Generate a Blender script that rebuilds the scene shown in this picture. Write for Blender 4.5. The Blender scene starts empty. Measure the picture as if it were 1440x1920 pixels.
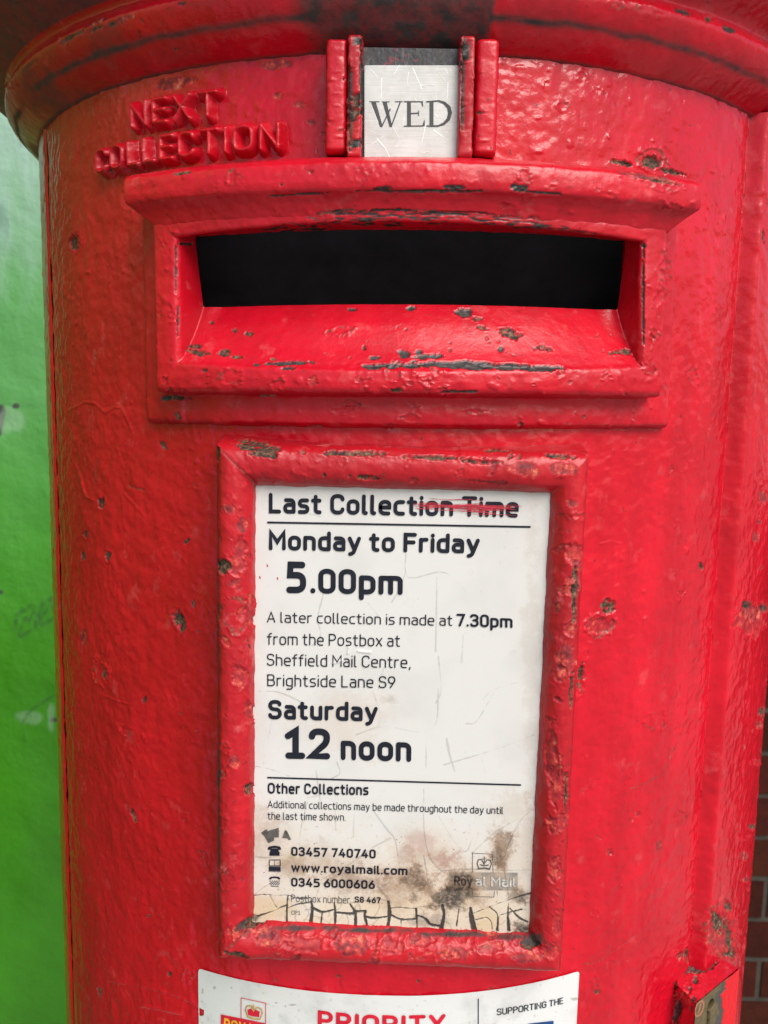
import bpy, math
import numpy as np
from mathutils import Matrix, Vector

# ------------------------------------------------------------------ camera, sky, sun, exposure
SC = bpy.context.scene
COL = SC.collection
ZC = 1.32                                   # eye height above the pavement
CAM = np.array([-0.00913, -0.63088, ZC])
FWD = np.array([-0.00375334, 0.99140058, -0.13080828])
RGT = np.array([0.99979262, 0.00633857, 0.01935282])
UPV = np.array([-0.02001553, 0.13070852, 0.99121878])
FPX = 1610.68                               # focal length in pixels of the 1440 x 1920 photograph

cd = bpy.data.cameras.new('camera')
co = bpy.data.objects.new('camera', cd)
COL.objects.link(co)
M = Matrix(((RGT[0], UPV[0], -FWD[0], CAM[0]), (RGT[1], UPV[1], -FWD[1], CAM[1]),
            (RGT[2], UPV[2], -FWD[2], CAM[2]), (0, 0, 0, 1)))
co.matrix_world = M
cd.sensor_fit = 'VERTICAL'
cd.sensor_height = 36
cd.lens = FPX / 1920 * 36
cd.clip_start = 0.01
cd.clip_end = 500
cd.dof.use_dof = True
cd.dof.focus_distance = 0.40
cd.dof.aperture_fstop = 20
SC.camera = co

SUN_EL, SUN_AZ = math.radians(44), math.radians(30)     # azimuth from the camera's side (-y) towards the right (+x)
SUN_DIR = Vector((math.cos(SUN_EL) * math.sin(SUN_AZ), -math.cos(SUN_EL) * math.cos(SUN_AZ), math.sin(SUN_EL)))
W = bpy.data.worlds.new('World')
SC.world = W
W.use_nodes = True
nt = W.node_tree
bg = nt.nodes['Background']
sky = nt.nodes.new('ShaderNodeTexSky')
sky.sky_type = 'NISHITA'
sky.sun_disc = False
sky.sun_elevation = SUN_EL
sky.sun_rotation = math.atan2(SUN_DIR.x, SUN_DIR.y)
sky.air_density = 1.0
sky.dust_density = 3.0
sky.ozone_density = 0.6
nt.links.new(sky.outputs[0], bg.inputs[0])
bg.inputs[1].default_value = 0.07
sd = bpy.data.lights.new('sun', 'SUN')
sd.energy = 1.5
sd.angle = math.radians(40)
sd.color = (1.0, 0.97, 0.93)
so = bpy.data.objects.new('sun', sd)
COL.objects.link(so)
so.rotation_euler = SUN_DIR.to_track_quat('Z', 'Y').to_euler()
vs = SC.view_settings
vs.view_transform = 'Standard'
vs.look = 'None'
vs.exposure = 1.25
vs.gamma = 1.0
vs.use_curve_mapping = False

# ------------------------------------------------------------------ helpers
R = 0.24                                    # radius of the box's door
rng = np.random.default_rng(11)
_p = rng.permutation(256).astype(np.int32)
_p = np.concatenate([_p, _p, _p])
_g = rng.normal(size=(256, 3)).astype(np.float32)
_g /= np.linalg.norm(_g, axis=1, keepdims=True)


def noise(P, freq, seed=0):
    """gradient noise, about -0.7 .. 0.7"""
    Q = (np.asarray(P, dtype=np.float64) * freq + seed * 17.31)
    I = np.floor(Q)
    F = (Q - I).astype(np.float32)
    I = I.astype(np.int64) & 255
    U = F * F * F * (F * (F * 6 - 15) + 10)
    out = np.zeros(len(Q), dtype=np.float32)
    for dx in (0, 1):
        wx = U[:, 0] if dx else 1 - U[:, 0]
        a = _p[(I[:, 0] + dx) & 255]
        for dy in (0, 1):
            wy = wx * (U[:, 1] if dy else 1 - U[:, 1])
            b = _p[a + ((I[:, 1] + dy) & 255)]
            for dz in (0, 1):
                w = wy * (U[:, 2] if dz else 1 - U[:, 2])
                g = _g[_p[b + ((I[:, 2] + dz) & 255)]]
                out += w * (g[:, 0] * (F[:, 0] - dx) + g[:, 1] * (F[:, 1] - dy) + g[:, 2] * (F[:, 2] - dz))
    return out


def fbm(P, freq, octs=3, seed=0, gain=0.5):
    s = 0
    a = 1.0
    for k in range(octs):
        s = s + a * noise(P, freq * 2.03 ** k, seed + k)
        a *= gain
    return s


def sstep(a, b, x):
    t = np.clip((x - a) / (b - a), 0, 1)
    return t * t * (3 - 2 * t)


def project(P):
    v = P - CAM
    z = v @ FWD
    return np.stack([720 + FPX * (v @ RGT) / z, 960 - FPX * (v @ UPV) / z], -1)


def ray(x, y):
    return FWD + RGT * (x - 720) / FPX + UPV * (960 - y) / FPX


def on_plane(x, y, Y):
    D = ray(x, y)
    return CAM + D * ((Y - CAM[1]) / D[1])


def on_cyl(x, y, r):
    """-> (arc length on radius R, z) of the point of the cylinder r seen at a pixel"""
    D = ray(x, y)
    a = D[0] ** 2 + D[1] ** 2
    b = CAM[0] * D[0] + CAM[1] * D[1]
    c = CAM[0] ** 2 + CAM[1] ** 2 - r * r
    P = CAM + D * ((-b - math.sqrt(b * b - a * c)) / a)
    return math.atan2(P[0], -P[1]) * R, P[2]


def cyl(s, z, h):
    """arc length s, height z, h outside radius R -> xyz"""
    th = np.asarray(s) / R
    r = R + np.asarray(h)
    return np.stack(np.broadcast_arrays(r * np.sin(th), -r * np.cos(th), z), -1)


def tag(o, label=None, cat=None, group=None, kind=None):
    for k, v in (('label', label), ('category', cat), ('group', group), ('kind', kind)):
        if v:
            o[k] = v
    return o


def empty(name, loc):
    o = bpy.data.objects.new(name, None)
    COL.objects.link(o)
    o.location = loc
    o.empty_display_size = 0.05
    return o


ORIGIN = {}


def link(name, V, F, mat, parent=None, smooth=True, attr=None, attr_name='wear'):
    """V (n,3) world coordinates, F list/array of faces"""
    me = bpy.data.meshes.new(name)
    V = np.asarray(V, dtype=np.float32)
    if isinstance(F, np.ndarray):
        n, k = F.shape
        me.vertices.add(len(V))
        me.vertices.foreach_set('co', V.ravel())
        me.loops.add(n * k)
        me.loops.foreach_set('vertex_index', F.astype(np.int32).ravel())
        me.polygons.add(n)
        me.polygons.foreach_set('loop_start', np.arange(0, n * k, k, dtype=np.int32))
        me.update(calc_edges=True)
        me.validate()
    else:
        me.from_pydata(V.tolist(), [], F)
        me.update()
    me.polygons.foreach_set('use_smooth', np.full(len(me.polygons), smooth))
    if attr is not None:
        A = me.color_attributes.new(attr_name, 'FLOAT_COLOR', 'POINT')
        A.data.foreach_set('color', np.asarray(attr, dtype=np.float32).ravel())
    me.materials.append(mat)
    o = bpy.data.objects.new(name, me)
    COL.objects.link(o)
    if parent is not None:
        o.parent = parent
        o.matrix_parent_inverse = Matrix.Translation(-world_loc(parent))
    return o


def world_loc(o):
    v = Vector((0, 0, 0))
    if o.type == 'EMPTY':
        v = Vector(o.location)
    return v


def grid_faces(nu, nv, closed_u=False, keep=None):
    u = np.arange(nu if closed_u else nu - 1)
    v = np.arange(nv - 1)
    U, Vv = np.meshgrid(u, v, indexing='ij')
    U2 = (U + 1) % nu
    F = np.stack([U * nv + Vv, U2 * nv + Vv, U2 * nv + Vv + 1, U * nv + Vv + 1], -1)
    if keep is not None:
        F = F[keep]
    return F.reshape(-1, 4)


def grid_normals(P, closed_u=False):
    if closed_u:
        Pu = np.roll(P, -1, 0) - np.roll(P, 1, 0)
    else:
        Pu = np.gradient(P, axis=0)
    Pv = np.gradient(P, axis=1)
    N = np.cross(Pu, Pv)
    L = np.linalg.norm(N, axis=-1, keepdims=True)
    return N / np.maximum(L, 1e-12)


# --- wear: chips are given where the photograph shows them and baked onto the surface itself
# kind: r bare rusty iron, m bare dark iron, o older paint coat, p pale old coat, b blister, k curled ring crack, g grime
def scatter(x0, y0, x1, y1, n, smin, smax, kinds, seed, aspect=1.6):
    q = np.random.default_rng(seed)
    out = []
    for i in range(n):
        s = smin * (smax / smin) ** (q.random() ** 1.6)
        a = aspect ** q.uniform(-1, 1)
        out.append((q.uniform(x0, x1), q.uniform(y0, y1), s * a, s / a, q.uniform(-40, 40), kinds[q.integers(len(kinds))]))
    return out


def wear(P, N, chips=(), cracks=(), lump=0.00022, lump_f=150, fine=0.00006, seed=0, brush=0.0, lmask=None):
    """-> displaced points and the wear attribute (rust, bare iron, old coat, grime)"""
    n = len(P)
    P = np.asarray(P, dtype=np.float64)
    d = lump * (1.3 * noise(P, lump_f, seed) + 0.8 * noise(P, lump_f * 2.3, seed + 5))
    d += fine * (noise(P, 700, seed + 7) + 0.7 * noise(P, 1500, seed + 8))
    sel = noise(P, 40, seed + 30)
    d += lump * 0.9 * np.maximum(0, noise(P, 330, seed + 9) - 0.12) * sstep(-0.1, 0.35, sel) * 2.2
    if lmask is not None:
        d = d * lmask
    if brush:
        d += brush * noise(P * np.array([1, 1, 0.12]), 520, seed + 12)
    A = np.zeros((n, 4), dtype=np.float32)
    if len(chips) or len(cracks):
        S = project(P)
        facing = np.einsum('ij,ij->i', CAM - P, N) > 0
    for i, ch in enumerate(chips):
        x, y, rx, ry, rot, kind = ch
        rr = max(rx, ry) * 1.9 + 3
        m = np.nonzero((np.abs(S[:, 0] - x) < rr) & (np.abs(S[:, 1] - y) < rr) & facing)[0]
        if not len(m):
            continue
        c, s_ = math.cos(math.radians(rot)), math.sin(math.radians(rot))
        dx, dy = S[m, 0] - x, S[m, 1] - y
        e = np.hypot((dx * c + dy * s_) / rx, (-dx * s_ + dy * c) / ry)
        sz = 0.00024 * math.sqrt(rx * ry)
        e = e + 0.75 * noise(P[m], 0.55 / sz, 60 + i) + 0.50 * noise(P[m], 1.5 / sz, 90 + i) + 0.34 * noise(P[m], 3.4 / sz, 120 + i) + 0.25 * noise(P[m], 900, i)
        k = 1 - sstep(0.90, 1.02, e)
        ring = np.exp(-((e - 1.12) / 0.13) ** 2)
        small = min(1.0, math.sqrt(rx * ry) / 12)
        if kind == 'r':
            A[m, 0] = np.maximum(A[m, 0], k * (1 - 0.9 * sstep(0.22, 0.32, noise(P[m], 1.3 / sz, 150 + i))))
            d[m] += (-0.0010 * k + 0.00032 * ring) * (0.4 + 0.6 * small) + k * 0.0003 * noise(P[m], 800, 3)
        elif kind == 'm':
            A[m, 1] = np.maximum(A[m, 1], k)
            d[m] += (-0.0006 * k + 0.0002 * ring) * (0.4 + 0.6 * small)
        elif kind == 'w':
            st = sstep(-0.08, 0.16, noise(P[m] * np.array([0.22, 0.22, 1.6]), 900, 40) + 0.35 * noise(P[m], 240, 41))
            A[m, 1] = np.maximum(A[m, 1], k * st)
            d[m] += -0.0002 * k * st
        elif kind == 'o':
            A[m, 2] = np.maximum(A[m, 2], 0.6 * k)
            d[m] += (-0.0006 * k + 0.00024 * ring) * (0.4 + 0.6 * small)
        elif kind == 'p':
            A[m, 2] = np.maximum(A[m, 2], k)
            d[m] += -0.00022 * k + 0.00008 * ring
        elif kind == 'b':
            d[m] += 0.0005 * np.clip(1 - e * e, 0, 1)
        elif kind == 'k':
            r2 = np.exp(-((e - 1.0) / 0.16) ** 2) * (noise(P[m], 1.1 / sz, i) > -0.15)
            d[m] += 0.0005 * r2 - 0.0002 * k
            A[m, 0] = np.maximum(A[m, 0], 0.8 * np.exp(-((e - 0.84) / 0.09) ** 2) * (noise(P[m], 0.9 / sz, i + 2) > 0.05))
        elif kind == 'g':
            A[m, 3] = np.maximum(A[m, 3], (1 - sstep(0.5, 1.25, e)))
    for pts, w, depth in cracks:
        dd = seg_dist(S, pts, pad=w * 4, warp=1.2 * noise(P, 500, 4), ok=facing)
        m = dd < w * 3
        q = np.exp(-(dd[m] / w) ** 2)
        d[m] -= depth * q
        A[m, 0] = np.maximum(A[m, 0], 0.75 * (q > 0.75) * (depth > 0))
    return P + N * d[:, None], A


def seg_dist(S, pts, pad=1e9, warp=0, ok=None):
    pts = np.asarray(pts, dtype=float)
    out = np.full(len(S), 1e6)
    for a, b in zip(pts[:-1], pts[1:]):
        lo, hi = np.minimum(a, b) - pad, np.maximum(a, b) + pad
        sel = np.all((S > lo) & (S < hi), axis=1)
        if ok is not None:
            sel &= ok
        m = np.nonzero(sel)[0]
        if not len(m):
            continue
        v = b - a
        w = S[m] - a
        t = np.clip((w @ v) / max(v @ v, 1e-12), 0, 1)
        q = np.linalg.norm(w - t[:, None] * v, axis=1)
        if not np.isscalar(warp):
            q = np.abs(q + warp[m])
        out[m] = np.minimum(out[m], q)
    return out


def worn_grid(name, P, mat, parent, closed_u=False, keep=None, flip=False, **kw):
    N = grid_normals(P, closed_u)
    if flip:
        N = -N
    V, A = wear(P.reshape(-1, 3), N.reshape(-1, 3), **kw)
    F = grid_faces(P.shape[0], P.shape[1], closed_u, keep)
    if flip:
        F = F[:, ::-1]
    return link(name, V, F, mat, parent, attr=A)


def refine(prof, step):
    """subdivide a polyline of (a, b, ...) rows to about `step`, rounding it a little"""
    prof = np.asarray(prof, dtype=float)
    L = np.concatenate([[0], np.cumsum(np.linalg.norm(np.diff(prof[:, :2], axis=0), axis=1))])
    n = max(2, int(L[-1] / step))
    t = np.linspace(0, L[-1], n)
    out = np.stack([np.interp(t, L, prof[:, k]) for k in range(prof.shape[1])], 1)
    for _ in range(3):                       # soften the corners as thick paint does
        out[1:-1] = 0.25 * out[:-2] + 0.5 * out[1:-1] + 0.25 * out[2:]
    return out


# ------------------------------------------------------------------ materials
def new_mat(name):
    m = bpy.data.materials.new(name)
    m.use_nodes = True
    t = m.node_tree
    return m, t, t.nodes['Principled BSDF']


class NB:
    def __init__(s, t):
        s.t = t
        s.tc = t.nodes.new('ShaderNodeTexCoord')

    def n(s, kind, **kw):
        o = s.t.nodes.new(kind)
        for k, v in kw.items():
            setattr(o, k, v)
        return o

    def l(s, a, b):
        s.t.links.new(a, b)

    def noise(s, scale, detail=3, rough=0.55, stretch=None):
        o = s.n('ShaderNodeTexNoise')
        o.inputs['Scale'].default_value = scale
        o.inputs['Detail'].default_value = detail
        o.inputs['Roughness'].default_value = rough
        if stretch:
            mp = s.n('ShaderNodeMapping')
            mp.inputs['Scale'].default_value = stretch
            s.l(s.tc.outputs['Object'], mp.inputs[0])
            s.l(mp.outputs[0], o.inputs['Vector'])
        else:
            s.l(s.tc.outputs['Object'], o.inputs['Vector'])
        return o.outputs['Fac']

    def ramp(s, src, stops):
        o = s.n('ShaderNodeValToRGB')
        e = o.color_ramp.elements
        while len(e) < len(stops):
            e.new(0.5)
        for q, (p, c) in zip(e, stops):
            q.position = p
            q.color = (c, c, c, 1) if np.isscalar(c) else (*c, 1)
        s.l(src, o.inputs[0])
        return o.outputs[0]

    def mix(s, f, a, b, mode='MIX'):
        o = s.n('ShaderNodeMix', data_type='RGBA', blend_type=mode)
        for v, i in ((f, 0), (a, 6), (b, 7)):
            if hasattr(v, 'links'):
                s.l(v, o.inputs[i])
            elif i == 0:
                o.inputs[0].default_value = v
            else:
                o.inputs[i].default_value = (*v, 1) if not np.isscalar(v) else (v, v, v, 1)
        return o.outputs[2]

    def math(s, op, a, b=0.5, c=None):
        o = s.n('ShaderNodeMath', operation=op)
        for v, i in ((a, 0), (b, 1), (c, 2)):
            if v is None:
                continue
            if hasattr(v, 'links'):
                s.l(v, o.inputs[i])
            else:
                o.inputs[i].default_value = v
        return o.outputs[0]

    def bump(s, h, strength, dist, normal=None):
        o = s.n('ShaderNodeBump')
        o.inputs['Strength'].default_value = strength
        o.inputs['Distance'].default_value = dist
        s.l(h, o.inputs['Height'])
        if normal is not None:
            s.l(normal, o.inputs['Normal'])
        return o.outputs[0]


def red_paint(name, a=(0.53, 0.0040, 0.017), b=(0.43, 0.0032, 0.013), rough=0.18, patch=0.8):
    m, t, p = new_mat(name)
    k = NB(t)
    at = k.n('ShaderNodeAttribute', attribute_name='wear')
    sep = k.n('ShaderNodeSeparateColor')
    k.l(at.outputs['Color'], sep.inputs[0])
    rust, iron, old = sep.outputs[0], sep.outputs[1], sep.outputs[2]
    grime_shade = at.outputs['Alpha']  # dirt film plus the cap's painted-in shade
    big = k.ramp(k.noise(22, 5, 0.6), [(0.35, 0.0), (0.65, 1.0)])
    col = k.mix(big, a, b)
    runs = k.ramp(k.noise(55, 4, 0.65, (1, 1, 0.10)), [(0.42, 0.0), (0.66, 1.0)])
    col = k.mix(k.math('MULTIPLY', runs, 0.5), col, tuple(v * 0.62 for v in a))
    spk = k.ramp(k.noise(420, 2, 0.5), [(0.69, 0.0), (0.74, 1.0)])       # pinholes
    col = k.mix(k.math('MULTIPLY', spk, 0.75), col, (0.13, 0.012, 0.014))
    fade = k.ramp(k.noise(75, 4, 0.65), [(0.60, 0.0), (0.72, 1.0)])
    col = k.mix(k.math('MULTIPLY', fade, 0.20 * patch), col, (0.62, 0.16, 0.16))
    oc = k.ramp(k.noise(260, 5, 0.65), [(0.34, (0.11, 0.010, 0.014)), (0.48, (0.24, 0.014, 0.020)), (0.57, (0.42, 0.035, 0.030)), (0.65, (0.56, 0.13, 0.07)), (0.75, (0.40, 0.27, 0.23))])
    col = k.mix(old, col, oc)
    rc = k.ramp(k.noise(360, 5, 0.8), [(0.40, (0.010, 0.007, 0.006)), (0.49, (0.050, 0.028, 0.018)),
                                       (0.57, (0.13, 0.066, 0.036)), (0.66, (0.24, 0.17, 0.11))])
    col = k.mix(rust, col, rc)
    ic = k.ramp(k.noise(260, 5, 0.75, (1, 1, 3)), [(0.30, (0.010, 0.009, 0.008)), (0.52, (0.030, 0.026, 0.024)), (0.66, (0.10, 0.09, 0.085)), (0.80, (0.20, 0.18, 0.17))])
    col = k.mix(iron, col, ic)
    gc = k.mix(k.noise(90, 4), (0.014, 0.016, 0.020), (0.05, 0.042, 0.036))
    col = k.mix(k.math('MULTIPLY', grime_shade, k.ramp(k.noise(130, 4, 0.7), [(0.25, 0.55), (0.6, 1.0)])), col, gc)
    k.l(col, p.inputs['Base Color'])
    r = k.math('MULTIPLY_ADD', k.noise(38, 4, 0.6), 0.30, rough - 0.15)
    r = k.mix(k.math('MAXIMUM', rust, k.math('MULTIPLY', old, 0.6)), r, 0.8)
    r = k.mix(iron, r, 0.40)
    r = k.mix(grime_shade, r, 0.75)
    k.l(r, p.inputs['Roughness'])
    bn = k.bump(k.noise(900, 3, 0.6), 0.35, 0.00022)
    bn = k.bump(k.noise(260, 4, 0.6), 0.35, 0.0006, bn)
    k.l(bn, p.inputs['Normal'])
    p.inputs['Specular IOR Level'].default_value = 0.40
    return m


def plain(name, c, rough=0.5, metallic=0.0, vary=0.25, scale=200, bump=0.0):
    m, t, p = new_mat(name)
    k = NB(t)
    f = k.ramp(k.noise(scale, 4, 0.6), [(0.3, 0.0), (0.7, 1.0)])
    k.l(k.mix(f, tuple(v * (1 - vary) for v in c), tuple(min(1, v * (1 + vary)) for v in c)), p.inputs['Base Color'])
    p.inputs['Roughness'].default_value = rough
    p.inputs['Metallic'].default_value = metallic
    if 'print' in name:
        p.inputs['Specular IOR Level'].default_value = 0.2
    if bump:
        k.l(k.bump(k.noise(scale * 3, 3), 0.5, bump), p.inputs['Normal'])
    return m


def attr_mat(name, rough=0.3, attr='tint', bump=0.0001, grain=0.0):
    m, t, p = new_mat(name)
    k = NB(t)
    at = k.n('ShaderNodeAttribute', attribute_name=attr)
    c = at.outputs['Color']
    if grain:
        c = k.mix(grain, c, k.ramp(k.noise(1500, 2), [(0.3, 0.35), (0.6, 1.0)]), 'MULTIPLY')
    k.l(c, p.inputs['Base Color'])
    k.l(k.math('MULTIPLY_ADD', k.noise(60, 3), 0.2, rough - 0.1), p.inputs['Roughness'])
    k.l(k.bump(k.noise(120, 3), 0.3, bump), p.inputs['Normal'])
    return m


RED = red_paint('worn_red_paint')
RED_THICK = red_paint('thick_red_paint', rough=0.32, patch=1.2)
RED_FRAME = red_paint('flaking_red_paint', a=(0.46, 0.006, 0.014), b=(0.33, 0.005, 0.011), rough=0.38, patch=1.8)
RED_GLOSS = red_paint('wet_looking_red_paint', a=(0.55, 0.008, 0.022), b=(0.46, 0.006, 0.018), rough=0.20, patch=2.0)
RED_GLOSS.node_tree.nodes['Principled BSDF'].inputs['Specular IOR Level'].default_value = 0.6
INK = plain('black_print', (0.010, 0.012, 0.020), 0.45, vary=0.2)
GREY_INK = plain('faded_print', (0.085, 0.08, 0.075), 0.5, vary=0.35, scale=500)
RED_INK = plain('red_print', (0.50, 0.012, 0.03), 0.4)
BLUE_INK = plain('blue_print', (0.012, 0.05, 0.17), 0.4)
NAVY_INK = plain('navy_print', (0.012, 0.016, 0.06), 0.4)
YELLOW_INK = plain('yellow_print', (0.70, 0.38, 0.03), 0.4)
GOLD_INK = plain('gold_print', (0.42, 0.27, 0.08), 0.4, vary=0.5, scale=900)
SMEAR = plain('smeared_red_paint', (0.42, 0.02, 0.04), 0.4, vary=0.4, scale=300)
DARK_INSIDE = plain('dark_interior', (0.10, 0.085, 0.10), 0.8)
BLACK_PAINT = plain('black_base_paint', (0.02, 0.02, 0.02), 0.4)
ENGRAVE = plain('engraved_letter', (0.035, 0.035, 0.038), 0.5)

# ------------------------------------------------------------------ structure: pavement and the walls behind
m, t, p = new_mat('pavement_concrete')
k = NB(t)
br = k.n('ShaderNodeTexBrick')
br.offset = 0.5
for nm, v in (('Scale', 1.0), ('Mortar Size', 0.006), ('Brick Width', 0.6), ('Row Height', 0.45)):
    br.inputs[nm].default_value = v
br.inputs['Color1'].default_value = (0.36, 0.35, 0.33, 1)
br.inputs['Color2'].default_value = (0.30, 0.29, 0.275, 1)
br.inputs['Mortar'].default_value = (0.07, 0.07, 0.065, 1)
k.l(k.tc.outputs['Object'], br.inputs['Vector'])
k.l(k.mix(0.5, br.outputs[0], k.ramp(k.noise(6, 6), [(0.3, 0.6), (0.7, 1.0)]), 'MULTIPLY'), p.inputs['Base Color'])
p.inputs['Roughness'].default_value = 0.85
g = link('pavement', [(-60, -60, 0), (60, -60, 0), (60, 60, 0), (-60, 60, 0)], [(0, 1, 2, 3)], m, smooth=False)
tag(g, kind='structure')


def box_mesh(x0, x1, y0, y1, z0, z1):
    V = [(x, y, z) for x in (x0, x1) for y in (y0, y1) for z in (z0, z1)]
    F = [(0, 1, 3, 2), (4, 6, 7, 5), (0, 4, 5, 1), (2, 3, 7, 6), (0, 2, 6, 4), (1, 5, 7, 3)]
    return V, F


# brick wall: every brick stands 4 mm proud of the mortar bed, one mesh
m, t, p = new_mat('dark_red_brick')
k = NB(t)
at = k.n('ShaderNodeAttribute', attribute_name='tint')
c = k.mix(k.ramp(k.noise(45, 5, 0.7), [(0.3, 0.0), (0.7, 1.0)]), (0.62, 0.62, 0.62), (1.2, 1.1, 1.05))
k.l(k.mix(1.0, at.outputs['Color'], c, 'MULTIPLY'), p.inputs['Base Color'])
p.inputs['Roughness'].default_value = 0.9
p.inputs['Specular IOR Level'].default_value = 0.15
k.l(k.bump(k.noise(160, 4), 0.6, 0.002), p.inputs['Normal'])
Vs, Fs, Cs = [], [], []


def add_box(x0, x1, y0, y1, z0, z1, c):
    v, f = box_mesh(x0, x1, y0, y1, z0, z1)
    b = len(Vs)
    Vs.extend(v)
    Fs.extend([tuple(b + i for i in q) for q in f])
    Cs.extend([(*c, 1)] * 8)


WY = 0.75
BX0, BX1, BH = -0.02, 2.6, 1.15
q = np.random.default_rng(4)
add_box(BX0, BX1, WY + 0.0025, WY + 0.11, 0, BH, (0.052, 0.049, 0.042))
z_ref = on_plane(1420, 1648, WY)[2]
row0 = z_ref - math.floor(z_ref / 0.075) * 0.075 + 0.005
r_ = 0
z = row0 - 0.075
while z < BH - 0.07:
    x = BX0 + 0.004 - (0.1125 if r_ % 2 else 0.0)
    while x < BX1 - 0.12:
        xa, xb = max(x, BX0 + 0.003), min(x + 0.215, BX1 - 0.003)
        if xb - xa > 0.03 and z > -0.001:
            f = q.uniform(0.7, 1.25)
            add_box(xa, xb, WY - 0.0005 + q.uniform(-.0012, .0012), WY + 0.02, z, z + 0.065,
                    (0.038 * f, 0.0085 * f * q.uniform(0.8, 1.15), 0.004 * f))
        x += 0.225
    z += 0.075
    r_ += 1
bw = link('brick_wall', Vs, Fs, m, smooth=False, attr=Cs, attr_name='tint')
tag(bw, 'dark red brick wall with grey mortar joints behind the right side of the post box', 'wall', kind='thing')

# painted wall at the left: smooth masonry, bright green coat, with pale glare coloured into its upper part
m, t, p = new_mat('green_wall_paint')
k = NB(t)
at = k.n('ShaderNodeAttribute', attribute_name='tint')
k.l(at.outputs['Color'], p.inputs['Base Color'])
k.l(k.math('MULTIPLY_ADD', k.noise(9, 4), 0.25, 0.25), p.inputs['Roughness'])
k.l(k.bump(k.noise(60, 5, 0.6), 0.5, 0.004), p.inputs['Normal'])
GY = 0.70
X = np.concatenate([np.linspace(-1.5, -0.76, 40)[:-1], np.arange(-0.76, -0.46, 0.0018), np.linspace(-0.46, -0.024, 40)])
nx, nz = len(X), 1300
Z = np.linspace(0, 2.7, nz)
P = np.zeros((nx, nz, 3))
P[..., 0] = X[:, None]
P[..., 2] = Z[None]
P[..., 1] = GY
Pf = P.reshape(-1, 3)
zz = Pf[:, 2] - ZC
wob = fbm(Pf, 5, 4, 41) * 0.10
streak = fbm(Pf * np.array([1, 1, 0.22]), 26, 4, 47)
mint = sstep(-0.42, 0.10, zz + wob)  # glare on the upper wall, painted into the colour as a pale fade
white = sstep(0.08, 0.46, zz + wob * 1.2 + streak * 0.16)  # palest part of the painted glare
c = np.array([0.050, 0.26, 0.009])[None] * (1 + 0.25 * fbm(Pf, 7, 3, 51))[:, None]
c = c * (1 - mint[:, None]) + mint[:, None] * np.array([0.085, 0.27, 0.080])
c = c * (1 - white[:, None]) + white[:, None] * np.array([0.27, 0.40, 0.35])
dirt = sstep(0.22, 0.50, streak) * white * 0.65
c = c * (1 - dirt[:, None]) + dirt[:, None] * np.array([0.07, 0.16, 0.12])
Sx = project(Pf)
for (x, y, rx, ry) in ((-2, 785, 13, 30), (30, 762, 8, 6), (2, 1110, 4, 4), (100, 1350, 8, 6)):
    e = np.hypot((Sx[:, 0] - x) / rx, (Sx[:, 1] - y) / ry) + 0.6 * noise(Pf, 60, 3)
    kk = 1 - sstep(0.85, 1.1, e)
    c = c * (1 - kk[:, None]) + kk[:, None] * np.array([0.045, 0.05, 0.045])
for (x, y, rx, ry) in ((22, 790, 26, 26), (55, 1345, 24, 14), (95, 1345, 8, 26)):
    e = np.hypot((Sx[:, 0] - x) / rx, (Sx[:, 1] - y) / ry) + 0.6 * noise(Pf, 60, 9)
    kk = (1 - sstep(0.7, 1.2, e)) * 0.28
    c = c * (1 - kk[:, None]) + kk[:, None] * np.array([0.36, 0.5, 0.38])
# marker scrawl (two boxed shapes)
for pts, w in (([(30, 1165), (26, 1178), (38, 1194), (66, 1180), (72, 1150), (58, 1136), (32, 1152), (30, 1165)], 4),
               ([(40, 1180), (48, 1158), (56, 1166), (64, 1145)], 3),
               ([(76, 1160), (80, 1172), (110, 1154), (108, 1116), (80, 1132), (76, 1160)], 4),
               ([(84, 1150), (96, 1132), (104, 1150)], 3),
               ([(45, 1390), (43, 1352), (60, 1330), (100, 1305)], 2.5)):
    dd = seg_dist(Sx, pts, warp=2 * noise(Pf, 90, 6))
    kk = (1 - sstep(w * 0.5, w * 1.6, dd)) * 0.55 * sstep(-0.4, 0.3, noise(Pf, 130, 8) + 0.1)
    c = c * (1 - kk[:, None]) + kk[:, None] * np.array([0.03, 0.085, 0.03])
Pf[:, 1] += 0.004 * fbm(Pf, 9, 3, 61)
front = Pf
F = grid_faces(nx, nz)
bv, bf = box_mesh(-1.5, -0.0245, GY + 0.009, GY + 0.15, 0, 2.7)
bv2, bf2 = box_mesh(-1.2, -1.0, -0.9, GY - 0.003, 0, 2.7)
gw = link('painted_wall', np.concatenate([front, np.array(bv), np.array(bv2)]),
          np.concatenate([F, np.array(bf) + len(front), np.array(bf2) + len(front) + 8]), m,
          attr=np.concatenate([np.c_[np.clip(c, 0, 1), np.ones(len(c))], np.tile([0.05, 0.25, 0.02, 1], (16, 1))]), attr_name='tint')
tag(gw, 'smooth wall painted bright green, pale glare coloured into its upper part, with marker scrawl, beside the brick wall', 'wall', kind='thing')

# ------------------------------------------------------------------ the post box
BOX = empty('post_box', (0, 0, 0))
tag(BOX, 'red cast iron pillar post box with chipped paint and a wide letter slot', 'post box')
zr = lambda v: ZC + v                       # heights below are given relative to the eye

DOOR_L, DOOR_R = math.radians(-59.0), math.radians(46.35)
z_top = zr(0.1485)


def z_samples(fine):
    return np.concatenate([np.linspace(0.30, zr(-0.375), 30)[:-1], np.arange(zr(-0.375), z_top + fine, fine)])


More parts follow.
